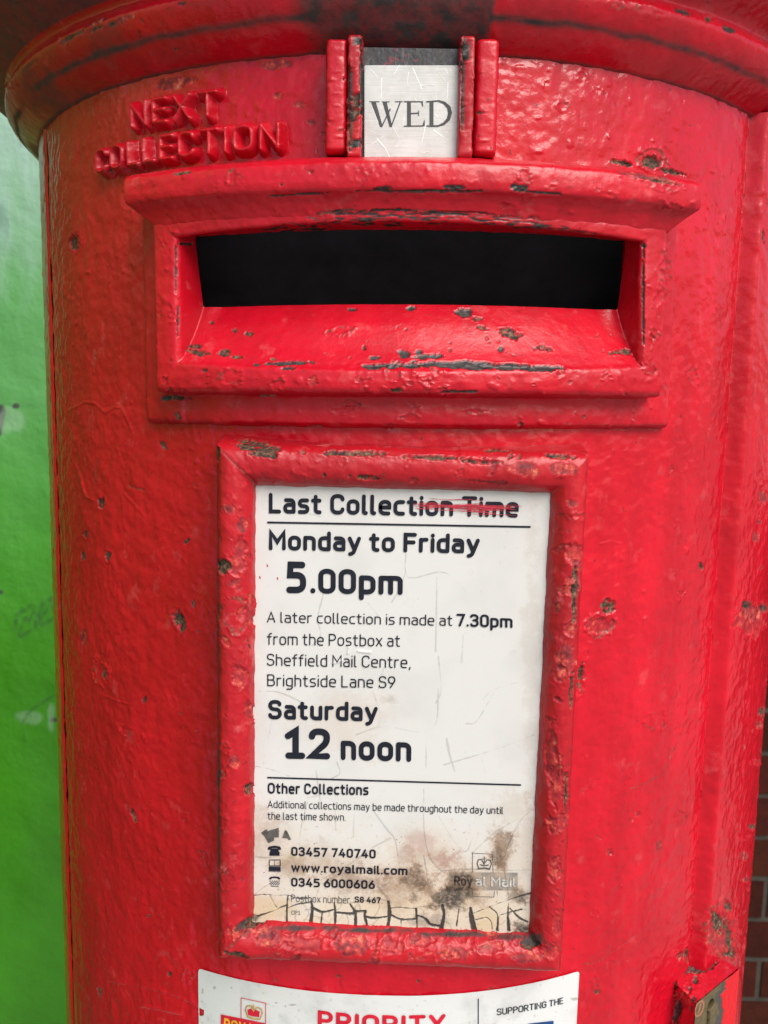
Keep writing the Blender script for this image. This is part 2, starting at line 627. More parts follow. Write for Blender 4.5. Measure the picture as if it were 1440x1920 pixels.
# door (front panel)
th = np.arange(DOOR_L, DOOR_R, 0.00056 / R)
th = np.append(th, DOOR_R)
zs = z_samples(0.00056)
TH, ZZ = np.meshgrid(th, zs, indexing='ij')
rr = np.full_like(TH, R)
rr -= 0.0007 * (1 - sstep(0, 0.016, TH - DOOR_L))
rr -= 0.0012 * np.exp(-((TH - DOOR_R + 0.004) / 0.006) ** 2)
P = np.stack([rr * np.sin(TH), -rr * np.cos(TH), ZZ], -1)
# faint raised panel behind the cast lettering
s_, z_ = TH * R, ZZ - ZC
slot = ((s_[:-1, :-1] > -0.1040) & (s_[1:, 1:] < 0.1010) & (z_[:-1, :-1] > 0.0090) & (z_[1:, 1:] < 0.0760))
door_chips = [
    (139, 458, 8, 15, 0, 'r'), (139, 452, 13, 20, 0, 'k'), (189, 944, 8, 10, 20, 'r'), (160, 1002, 6, 7, 0, 'r'), (203, 1042, 6, 11, 0, 'r'),
    (156, 1042, 4, 8, 0, 'r'), (156, 1197, 5, 20, 0, 'p'), (336, 1166, 10, 21, -12, 'r'), (362, 1133, 3, 7, -20, 'r'),
    (189, 1262, 12, 24, -15, 'k'), (195, 1265, 5, 9, 0, 'r'), (236, 1371, 11, 10, 0, 'k'), (270, 1384, 5, 9, -20, 'b'),
    (249, 1528, 4, 17, -15, 'r'), (386, 1610, 5, 14, 0, 'k'), (187, 1860, 4, 10, -15, 'r'), (271, 1313, 4, 6, 0, 'r'),
    (1139, 1140, 16, 15, -30, 'r'), (1122, 1178, 30, 20, -15, 'k'), (1125, 1172, 24, 16, -15, 'o'), (1108, 1158, 5, 7, 0, 'b'),
    (1314, 1062, 3.5, 9, -20, 'r'), (1277, 1113, 6, 6, 0, 'k'), (1299, 708, 10, 20, 0, 'k'), (1234, 1355, 20, 20, 0, 'k'),
    (1088, 1275, 9, 34, 10, 'k'), (1089, 1268, 5, 26, 10, 'r'), (1222, 303, 22, 13, 15, 'r'), (1222, 303, 34, 20, 15, 'k'), (1165, 306, 24, 5, 8, 'r'),
    (1260, 322, 30, 5, 12, 'r'), (1391, 380, 4, 24, 0, 'k'), (1308, 1690, 10, 17, -10, 'r'), (1312, 1694, 6, 8, 0, 'p'), (1304, 1765, 9, 26, 10, 'r'),
    (1318, 1742, 18, 20, 0, 'o'), (1308, 1720, 12, 40, 0, 'k'), (1305, 1792, 30, 18, -15, 'r'), (1315, 1690, 14, 26, -8, 'k'), (1116, 1846, 6, 12, 0, 'k'), (1120, 1860, 6, 4, 0, 'r'),
    (1092, 142, 9, 8, 0, 'k'), (1055, 200, 10, 10, 30, 'k'), (1070, 270, 8, 8, 0, 'b'), (1235, 1585, 8, 10, 0, 'p'), (1115, 1712, 10, 8, 0, 'k'),
    (1147, 1603, 5, 3, 0, 'k'), (1150, 1800, 8, 4, 10, 'b'), (1275, 1530, 10, 10, 0, 'k'),
    (305, 835, 5, 8, -30, 'r'), (300, 598, 6, 10, 0, 'b'), (1300, 1640, 8, 5, 0, 'b'), (350, 1015, 8, 3, -30, 'r'), (366, 910, 6, 5, 0, 'k'),
    (350, 1830, 12, 14, 0, 'k'), (318, 1826, 4, 6, 0, 'r'), (240, 350, 10, 5, 0, 'k'), (520, 120, 30, 9, -8, 'p'), (330, 155, 50, 12, -14, 'p'),
    (520, 180, 9, 6, 0, 'p'), (560, 195, 12, 6, 0, 'p'), (585, 230, 9, 5, 0, 'p'), (1010, 285, 10, 4, 0, 'b'),
]
door_chips += scatter(120, 760, 400, 1800, 14, 1.6, 4, 'rkbb', 3) + scatter(1085, 880, 1330, 1850, 26, 2.2, 7, 'kbbbo', 5)
door_chips += scatter(330, 1050, 400, 1650, 8, 1.6, 3.4, 'rk', 8) + scatter(1000, 130, 1380, 340, 12, 2.5, 6, 'kb', 9) + scatter(560, 240, 620, 300, 5, 2, 3, 'r', 10)
door_chips += scatter(110, 420, 260, 760, 10, 2.0, 4.0, 'kb', 13) + scatter(400, 1830, 1080, 1860, 10, 2.0, 5.0, 'kbr', 15)
door_cracks = [
    ([(128, 770), (150, 760), (158, 754), (178, 756), (197, 774), (214, 764), (228, 764), (247, 805)], 2.2, -0.0004),
    ([(140, 868), (150, 890), (162, 932), (175, 938)], 1.8, -0.0005), ([(155, 905), (160, 925)], 1.6, -0.0003),
    ([(100, 880), (112, 905)], 1.6, -0.0004), ([(180, 862), (178, 905)], 1.6, 0.0002),
    ([(240, 910), (252, 915), (270, 920)], 2.0, 0.0003), ([(232, 925), (270, 966)], 2.2, -0.0003),
    ([(195, 1305), (215, 1312), (240, 1320)], 1.6, -0.0004), ([(200, 1838), (270, 1850), (330, 1866), (372, 1885)], 1.3, -0.0003),
    ([(265, 1885), (340, 1900)], 1.6, -0.0004), ([(1090, 1808), (1120, 1805), (1150, 1785), (1190, 1755)], 1.0, 0.00025),
    ([(1180, 1480), (1240, 1455), (1330, 1265)], 1.0, 0.00012), ([(1125, 1020), (1145, 1015), (1165, 1020)], 1.6, -0.0003),
    ([(1195, 655), (1225, 672)], 1.0, -0.0002), ([(1100, 880), (1080, 1000), (1072, 1100)], 1.2, 0.0002),
]
DOOR = worn_grid('door', P, RED, BOX, keep=~slot, chips=door_chips, cracks=door_cracks,
                 lump=0.00050, lump_f=112, fine=0.00008, seed=2, brush=0.00007)

# body: the back of the cylinder and the raised strip the door shuts against on the right
thb = np.concatenate([np.linspace(DOOR_R, math.radians(48.2), 14)[:-1], np.arange(math.radians(48.2), math.radians(72), 0.0007 / R),
                      np.linspace(math.radians(72), 2 * math.pi + math.radians(-80), 90)[1:-1],
                      np.arange(2 * math.pi + math.radians(-80), 2 * math.pi + DOOR_L, 0.0009 / R), [2 * math.pi + DOOR_L]])
zs2 = np.concatenate([np.linspace(0.22, zr(-0.375), 30)[:-1], np.arange(zr(-0.375), z_top + 0.001, 0.001)])
TH, ZZ = np.meshgrid(thb, zs2, indexing='ij')
deg = np.degrees(TH)
rb = R - 0.0016 + 0.0091 * sstep(46.2, 47.5, deg) + 0.0081 * np.clip((deg - 47.3) / 18.0, 0, 1)
rb = rb - (0.0156 - 0.0010) * sstep(210, 255, deg)
rb = rb - 0.0012 * sstep(math.degrees(2 * math.pi + DOOR_L) - 0.6, math.degrees(2 * math.pi + DOOR_L), deg)
P = np.stack([rb * np.sin(TH), -rb * np.cos(TH), ZZ], -1)
strip_chips = [(1405, 1160, 26, 28, 0, 'o'), (1408, 1150, 16, 18, 0, 'p'), (1400, 1135, 10, 8, 30, 'r'), (1432, 1140, 8, 8, 0, 'r'), (1378, 1130, 7, 14, 0, 'k'),
               (1430, 930, 8, 12, 0, 'p'), (1417, 1006, 6, 9, 10, 'p'), (1428, 1335, 6, 12, 0, 'r'), (1424, 1360, 8, 8, 0, 'p'),
               (1395, 1605, 8, 9, 0, 'p'), (1400, 1648, 4, 5, 0, 'p'), (1412, 1550, 10, 6, 0, 'r'), (1418, 1430, 10, 5, 0, 'k'),
               (1432, 380, 5, 22, 0, 'k'), (1432, 445, 4, 12, 0, 'r'), (1350, 1735, 14, 18, 0, 'r'), (1352, 1750, 26, 44, -12, 'o'), (1350, 1752, 30, 50, -12, 'k'), (1365, 1700, 8, 10, 0, 'r'),
               (1368, 1760, 6, 32, -8, 'r'), (1340, 1716, 8, 8, 0, 'r'), (1368, 1790, 14, 6, 0, 'r')]
strip_chips += scatter(1385, 900, 1440, 1780, 26, 2.5, 6, 'kkbpb', 21)
BODY = worn_grid('body', P, RED, BOX, chips=strip_chips, lump=0.00042, lump_f=125, fine=0.00007, seed=4, brush=0.00004)

# black base and the inner wall that keeps the inside dark
tb = np.linspace(0, 2 * math.pi, 97)[:-1]


def lathe(name, prof, mat, parent, n=96):
    prof = np.asarray(prof, dtype=float)
    a = np.linspace(0, 2 * math.pi, n + 1)[:-1]
    P = np.stack([prof[None, :, 0] * np.sin(a)[:, None], -prof[None, :, 0] * np.cos(a)[:, None],
                  np.broadcast_to(prof[None, :, 1], (n, len(prof)))], -1)
    return link(name, P.reshape(-1, 3), grid_faces(n, len(prof), True), mat, parent)


lathe('base', [(0.001, 0.224), (0.236, 0.224), (0.2645, 0.222), (0.2655, 0.21), (0.2655, 0.02), (0.272, 0.01), (0.272, 0.0)], BLACK_PAINT, BOX)
lathe('inner_lining', [(0.001, zr(-0.2)), (0.222, zr(-0.199)), (0.222, zr(0.139)), (0.001, zr(0.140))], DARK_INSIDE, BOX)
# the lining is open where the slot enters it
lin = bpy.data.objects['inner_lining'].data
import bmesh
bm = bmesh.new()
bm.from_mesh(lin)
bm.faces.ensure_lookup_table()
kill = [f for f in bm.faces if f.calc_center_median().y < -0.17 and abs(f.normal.z) < 0.5]
bmesh.ops.delete(bm, geom=kill, context='FACES')
bm.to_mesh(lin)
bm.free()

# cap: worn moulding under it, lip, quirk, flaring drum and dome
prof = [(0.2300, 0.1455), (0.2385, 0.1462), (0.2415, 0.1480), (0.2450, 0.1500), (0.2490, 0.1530), (0.2530, 0.1570), (0.2560, 0.1602),
        (0.2578, 0.1630), (0.2588, 0.1650), (0.2592, 0.1672), (0.2586, 0.1690), (0.2566, 0.1712), (0.2562, 0.1735), (0.2590, 0.1760), (0.2665, 0.1800),
        (0.2760, 0.1860), (0.2850, 0.1940), (0.2910, 0.2040), (0.2935, 0.2160), (0.2935, 0.2400), (0.2905, 0.2440), (0.2840, 0.2460),
        (0.2600, 0.2580), (0.2100, 0.2800), (0.1500, 0.2980), (0.0800, 0.3090), (0.0010, 0.3120)]
prof = refine(prof, 0.0009)
tc_ = np.concatenate([np.arange(math.radians(-80), math.radians(80), 0.00075 / 0.26), np.linspace(math.radians(80), math.radians(280), 100)[:-1]])
P = np.stack([prof[None, :, 0] * np.sin(tc_)[:, None], -prof[None, :, 0] * np.cos(tc_)[:, None],
              np.broadcast_to(zr(prof[None, :, 1]), (len(tc_), len(prof)))], -1)
# stain line and painted gap shadow under the cap
cap_chips = [(138, 66, 26, 4, -28, 'm'), (180, 52, 12, 3, -20, 'r'), (210, 45, 8, 4, -20, 'm'), (120, 78, 14, 4, -30, 'p'), (185, 40, 22, 4, -25, 'p'),
             (60, 118, 14, 4, -30, 'p'), (230, 36, 26, 5, -22, 'p'), (340, 6, 8, 4, 0, 'r'), (1280, 22, 16, 5, 20, 'm'), (1328, 36, 7, 5, 20, 'r'), (1368, 55, 14, 5, 25, 'm'),
             (1160, 12, 20, 6, 12, 'k'), (1220, 20, 30, 8, 15, 'k'), (22, 160, 12, 5, 0, 'k')]
cap_chips += scatter(60, 20, 330, 120, 14, 2, 5, 'pkr', 33) + scatter(1130, 10, 1430, 100, 12, 2, 6, 'pkm', 35)
cap_chips += [(28, 30, 3, 7, -40, 'p'), (60, 77, 2, 5, -20, 'p'), (40, 78, 2, 4, -40, 'p'), (50, 3, 3, 2, 0, 'p'), (116, 6, 2, 3, 0, 'p'), (137, 20, 2, 2, 0, 'p')]
N = grid_normals(P, True)
Pf, Nf = P.reshape(-1, 3), N.reshape(-1, 3)
sgn = 1 if np.mean(np.einsum('ij,ij->i', Nf[:, :2], Pf[:, :2])) > 0 else -1
V, A = wear(Pf, Nf * sgn, chips=cap_chips, lump=0.00026, lump_f=140, fine=0.00006, seed=6)
thf = np.degrees(np.arctan2(Pf[:, 0], -Pf[:, 1]))
rf = np.hypot(Pf[:, 0], Pf[:, 1])
zf = Pf[:, 2] - ZC
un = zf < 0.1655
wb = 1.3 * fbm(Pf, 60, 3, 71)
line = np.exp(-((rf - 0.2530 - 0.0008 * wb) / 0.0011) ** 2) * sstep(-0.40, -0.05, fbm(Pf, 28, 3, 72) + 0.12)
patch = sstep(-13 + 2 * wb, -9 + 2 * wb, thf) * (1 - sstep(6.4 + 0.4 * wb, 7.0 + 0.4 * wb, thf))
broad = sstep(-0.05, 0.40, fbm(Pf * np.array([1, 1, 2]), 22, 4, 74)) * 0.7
joint_shade = 1 - sstep(0.2395, 0.2425, rf)  # gap shadow at the cap's joint, painted as a dark ring
drum_shade = (zf > 0.1755) * sstep(-0.55, 0.25, fbm(Pf, 9, 4, 79) + 0.02 * (-18 - thf)) * 0.80  # drum painted darker towards the left, standing in for a dark reflection
A[:, 3] = np.maximum(A[:, 3], drum_shade)
A[:, 3] = np.maximum(A[:, 3], un * np.clip(0.9 * line + patch * 0.95 + broad * (0.35 - 0.2 * sstep(5, 40, thf)) + 0.38 * sstep(-22, -52, thf) * (0.6 + broad) + joint_shade, 0, 1))  # left underside painted darker to hold down the wall's green reflection
F = grid_faces(P.shape[0], P.shape[1], True)
link('cap', V, F if sgn > 0 else F[:, ::-1], RED, BOX, attr=A)


# ---- slot frame: moulding swept round the opening, continuing inwards as the chute
def rect_sweep(corners, prof, wrap, step, rnd=3):
    """corners: 4 (s,z) of the opening TL, TR, BR, BL; prof rows (out_left, out_right, out_top, out_bottom, h)."""
    TL, TR, BR, BL = [np.array(c, float) for c in corners]
    rings = []
    for a, b, kind in ((TL, TR, 'top'), (TR, BR, 'right'), (BR, BL, 'bottom'), (BL, TL, 'left')):
        n = max(4, int(np.linalg.norm(b - a) / step))
        rings.append((a, b, np.linspace(0, 1, n, endpoint=False)))
    off = {'TL': lambda p: np.stack([-p[:, 0], p[:, 2]], 1), 'TR': lambda p: np.stack([p[:, 1], p[:, 2]], 1),
           'BR': lambda p: np.stack([p[:, 1], -p[:, 3]], 1), 'BL': lambda p: np.stack([-p[:, 0], -p[:, 3]], 1)}
    cor = [TL[None] + off['TL'](prof), TR[None] + off['TR'](prof), BR[None] + off['BR'](prof), BL[None] + off['BL'](prof)]
    out = []
    for i in range(4):
        A_, B_ = cor[i], cor[(i + 1) % 4]
        t_ = rings[i][2][:, None, None]
        out.append(A_[None] * (1 - t_) + B_[None] * t_)
    G = np.concatenate(out, 0)
    # soften the mitres
    for _ in range(rnd):
        G = 0.25 * np.roll(G, 1, 0) + 0.5 * G + 0.25 * np.roll(G, -1, 0)
    H = np.broadcast_to(prof[None, :, 4], G.shape[:2])
    return wrap(G[..., 0], G[..., 1], H)


SLOT = [(-0.1013, zr(0.0690)), (0.0975, zr(0.0703)), (0.0998, zr(0.0172)), (-0.1009, zr(0.0148))]
#        left     right    top      bottom    h
pf = [(0.0006, 0.0006, 0.0300, -0.0262, -0.0045),
      (0.0003, 0.0003, 0.0200, -0.0150, 0.0040),
      (-0.0000, -0.0000, 0.0060, -0.0040, 0.0130),
      (0.0000, 0.0000, 0.0004, -0.0006, 0.0158),
      (0.0012, 0.0012, 0.0012, 0.0012, 0.0182),
      (0.0060, 0.0060, 0.0050, 0.0060, 0.0186),
      (0.0116, 0.0116, 0.0080, 0.0118, 0.0182),
      (0.0132, 0.0132, 0.0090, 0.0138, 0.0165),
      (0.0136, 0.0136, 0.0096, 0.0148, 0.0075),
      (0.0160, 0.0160, 0.0110, 0.0175, 0.0062),
      (0.0230, 0.0230, 0.0130, 0.0235, 0.0064),
      (0.0300, 0.0300, 0.0150, 0.0272, 0.0058),
      (0.0322, 0.0322, 0.0160, 0.0286, 0.0030),
      (0.0330, 0.0330, 0.0165, 0.0294, -0.0015)]
pf = np.array(pf)
L = np.concatenate([[0], np.cumsum(np.linalg.norm(np.diff(pf[:, [3, 4]], axis=0), axis=1))])
tt = np.linspace(0, L[-1], 150)
pf = np.stack([np.interp(tt, L, pf[:, i]) for i in range(5)], 1)
for _ in range(5):
    pf[1:-1] = 0.25 * pf[:-2] + 0.5 * pf[1:-1] + 0.25 * pf[2:]
# gentle arch of the opening's floor lip follows the cylinder through cyl()


def cyl_slot(s, z, h):
    # the opening's upper edge is arched and its lower lip sags a little
    b = np.clip(1 - (s / 0.1) ** 2, 0, 1)
    zz = z - ZC
    z = z + 0.0034 * b * sstep(0.050, 0.066, zz) * (1 - sstep(0.0745, 0.079, zz)) - 0.0030 * b * sstep(0.004, 0.012, zz) * (1 - sstep(0.022, 0.034, zz))
    # the chute's side walls are cut back towards the top
    f = 1.10 - 0.50 * np.clip((zz - 0.015) / 0.054, 0, 1)
    k_ = sstep(0.090, 0.098, np.abs(s)) * (h < 0.0150) * (np.abs(s) < 0.1075)
    h = np.where(k_ > 0, 0.0150 + (h - 0.0150) * (1 - k_ + k_ * f), h)
    return cyl(s, z, h)


P = rect_sweep(SLOT, pf, cyl_slot, 0.00055)
slot_chips = [
    (545, 681, 44, 4, -2, 'm'), (480, 684, 7, 3, 0, 'm'), (700, 671, 12, 4, 0, 'm'), (757, 664, 10, 8, 0, 'm'), (800, 668, 26, 5, 0, 'm'), (860, 684, 120, 7, 1, 'm'),
    (980, 689, 80, 6, 2, 'm'), (730, 686, 60, 5, 0, 'm'), (868, 586, 14, 8, 0, 'm'), (895, 597, 9, 4, 0, 'r'), (958, 625, 20, 8, 12, 'r'), (1020, 653, 14, 5, 10, 'r'),
    (940, 655, 5, 5, 0, 'm'), (905, 615, 10, 3, 15, 'r'), (420, 662, 12, 7, 5, 'r'), (370, 661, 22, 5, 8, 'r'), (445, 670, 12, 3, 0, 'r'), (440, 620, 5, 5, 0, 'r'), (466, 626, 8, 5, 0, 'r'),
    (365, 650, 12, 4, 0, 'r'), (645, 628, 10, 4, -15, 'k'), (640, 620, 25, 7, -10, 'k'), (785, 660, 8, 5, 0, 'm'), (770, 579, 9, 4, 0, 'm'), (660, 581, 10, 3, 0, 'm'), (1165, 660, 20, 6, 0, 'r'),
    (330, 500, 2.2, 48, 0, 'm'), (334, 600, 2, 30, 0, 'm'), (1206, 560, 2.5, 90, 0, 'm'), (1206, 460, 6, 4, 0, 'm'),
    (790, 412, 210, 14, 1, 'w'), (800, 424, 190, 4, 1, 'm'), (600, 424, 110, 9, -4, 'w'), (960, 421, 90, 8, 4, 'w'), (520, 433, 60, 4, -6, 'm'), (420, 447, 40, 3, -8, 'm'), (350, 457, 18, 3, 0, 'm'), (1060, 434, 60, 5, 5, 'p'),
    (520, 720, 16, 12, 0, 'k'), (434, 708, 22, 16, 0, 'k'), (385, 695, 5, 4, 0, 'r'), (587, 718, 8, 10, 0, 'o'), (735, 700, 14, 12, 0, 'k'), (800, 700, 25, 12, 0, 'k'), (860, 735, 30, 3, 0, 'm'),
    (745, 732, 10, 4, 0, 'r'), (1135, 700, 5, 10, 0, 'k'), (1140, 708, 10, 6, 0, 'k'), (330, 746, 26, 4, 5, 'r'), (310, 748, 10, 4, 0, 'm'), (500, 742, 16, 2, 0, 'r'), (272, 748, 4, 8, 0, 'r'),
    (270, 742, 7, 14, 0, 'k'), (900, 772, 22, 6, 0, 'k'), (770, 785, 20, 8, 0, 'k'), (640, 770, 20, 5, 0, 'k'), (660, 757, 16, 8, 0, 'k'), (540, 690, 14, 3, 0, 'm'), (730, 798, 8, 5, 0, 'k'), (590, 800, 20, 3, 0, 'r'),
]
slot_chips += scatter(1212, 460, 1252, 740, 20, 4, 13, 'kkkb', 41, 1.8) + scatter(300, 695, 1230, 740, 34, 3, 12, 'kkbbo', 43) + scatter(360, 600, 1150, 680, 24, 1.5, 4.5, 'rmr', 45)
slot_chips += scatter(292, 430, 328, 690, 10, 3, 7, 'kb', 47) + scatter(280, 755, 1250, 800, 16, 3, 9, 'kbr', 49)
N = grid_normals(P, True)
c0 = N[40, 70]
FR = worn_grid('slot_frame', P, RED_THICK, BOX, closed_u=True, flip=bool(c0 @ P[40, 70] * np.array(1) < 0 if False else (c0[1] > 0)),
               chips=slot_chips, lump=0.00040, lump_f=120, fine=0.00008, seed=8,
                lmask=np.broadcast_to((0.3 + 0.7 * sstep(50, 75, np.arange(150)))[None], P.shape[:2]).ravel())
tag(FR, 'moulded slot frame with paint worn to bare iron along its lips')

v, f = box_mesh(-0.108, 0.108, -0.001, 0.001, -0.055, 0.055)  # added plate behind the opening, catches dim light so it isn't pure black
v = np.array(v)
ca, sa = math.cos(math.radians(28)), math.sin(math.radians(28))
v = np.stack([v[:, 0], -0.178 + v[:, 1] * ca - v[:, 2] * sa, zr(0.055) + v[:, 1] * sa + v[:, 2] * ca], 1)
link('added_baffle', v, f, plain('added_baffle_iron', (0.020, 0.016, 0.022), 0.7, vary=0.5, scale=60), BOX, smooth=False)

# hood over the slot: cornice with returned ends
hp = [(-0.001, 0.1035), (0.004, 0.1035), (0.0150, 0.1005), (0.0235, 0.0974), (0.0262, 0.0955), (0.0268, 0.0925), (0.0268, 0.0880), (0.0262, 0.0853), (0.0240, 0.0838),
      (0.0215, 0.0815), (0.0196, 0.0785), (0.0184, 0.0760), (0.0170, 0.0748), (0.0050, 0.0740), (-0.001, 0.0740)]
hp = refine(hp, 0.00055)
S0, S1 = -0.1222, 0.1202
ns = int((S1 - S0) / 0.0006)
u = np.linspace(0, 1, ns)
P = np.zeros((ns + 2 * 24, len(hp), 3))
rows = []
for e in np.linspace(1, 0, 25)[:-1]:          # left end closes towards the frame
    rows.append((S0 - 0.0002 + 0 * e, 1 - e * 0.985))
ss = [(S0 + (S1 - S0) * q_, 1.0) for q_ in u]
rows = [(S0, 1 - e) for e in np.linspace(0.985, 0, 25)[:-1]] + ss + [(S1, 1 - e) for e in np.linspace(0, 0.985, 25)[1:]]
cen = np.array([0.004, 0.088])
G = np.zeros((len(rows), len(hp), 3))
for i, (s0, f) in enumerate(rows):
    h = cen[0] + (hp[:, 0] - cen[0]) * f
    z = cen[1] + (hp[:, 1] - cen[1]) * f
    # the ends slope in towards the bottom, so the hood narrows onto the frame
    inn = 0.0105 * sstep(0.0862, 0.0745, hp[:, 1]) if False else 0.0095 * (1 - sstep(0.0745, 0.0865, z))
    s_ = np.full(len(hp), s0)
    s_ = s_ + inn * np.clip((-s_ / 0.12), -1, 1)
    tilt = 0.0009 * s0 / 0.12
    G[i] = cyl(s_, zr(z + tilt + 0.0012 * (1 - (s0 / 0.12) ** 2) * 0), h)
for _ in range(2):
    G[1:-1] = 0.25 * G[:-2] + 0.5 * G[1:-1] + 0.25 * G[2:]
hood_chips = [(975, 353, 16, 8, 10, 'm'), (850, 351, 22, 5, 3, 'm'), (715, 354, 16, 5, 0, 'm'), (800, 359, 110, 2.4, 0, 'm'), (560, 365, 60, 2, -3, 'm'), (1020, 362, 40, 2.5, 4, 'm'), (1265, 386, 14, 5, 20, 'k'),
              (1240, 345, 36, 10, 10, 'k'), (1215, 332, 60, 5, 8, 'p'), (690, 322, 7, 7, 0, 'k'), (434, 330, 10, 12, 0, 'k'), (1140, 365, 14, 5, 10, 'k'), (985, 330, 10, 12, 0, 'k'),
              (790, 410, 210, 15, 1, 'w'), (600, 424, 110, 8, -4, 'w'), (960, 418, 90, 9, 4, 'w'), (740, 398, 120, 6, 1, 'w'), (340, 324, 20, 2.5, -6, 'r'), (1230, 338, 40, 3, 10, 'r'),
              (780, 404, 200, 7, 1, 'p'), (740, 397, 60, 5, 1, 'm'), (880, 402, 60, 5, 2, 'm')]
hood_chips += scatter(250, 315, 620, 395, 18, 1.6, 5, 'krbb', 51) + scatter(930, 315, 1300, 400, 22, 3, 10, 'kkbb', 53) + scatter(600, 308, 940, 350, 12, 2, 6, 'kb', 55)
N = grid_normals(G)
HD = worn_grid('slot_hood', G, RED_THICK, BOX, flip=bool(N[ns // 2, len(hp) // 2][1] > 0), chips=hood_chips, lump=0.00034, lump_f=125, fine=0.00008, seed=10)

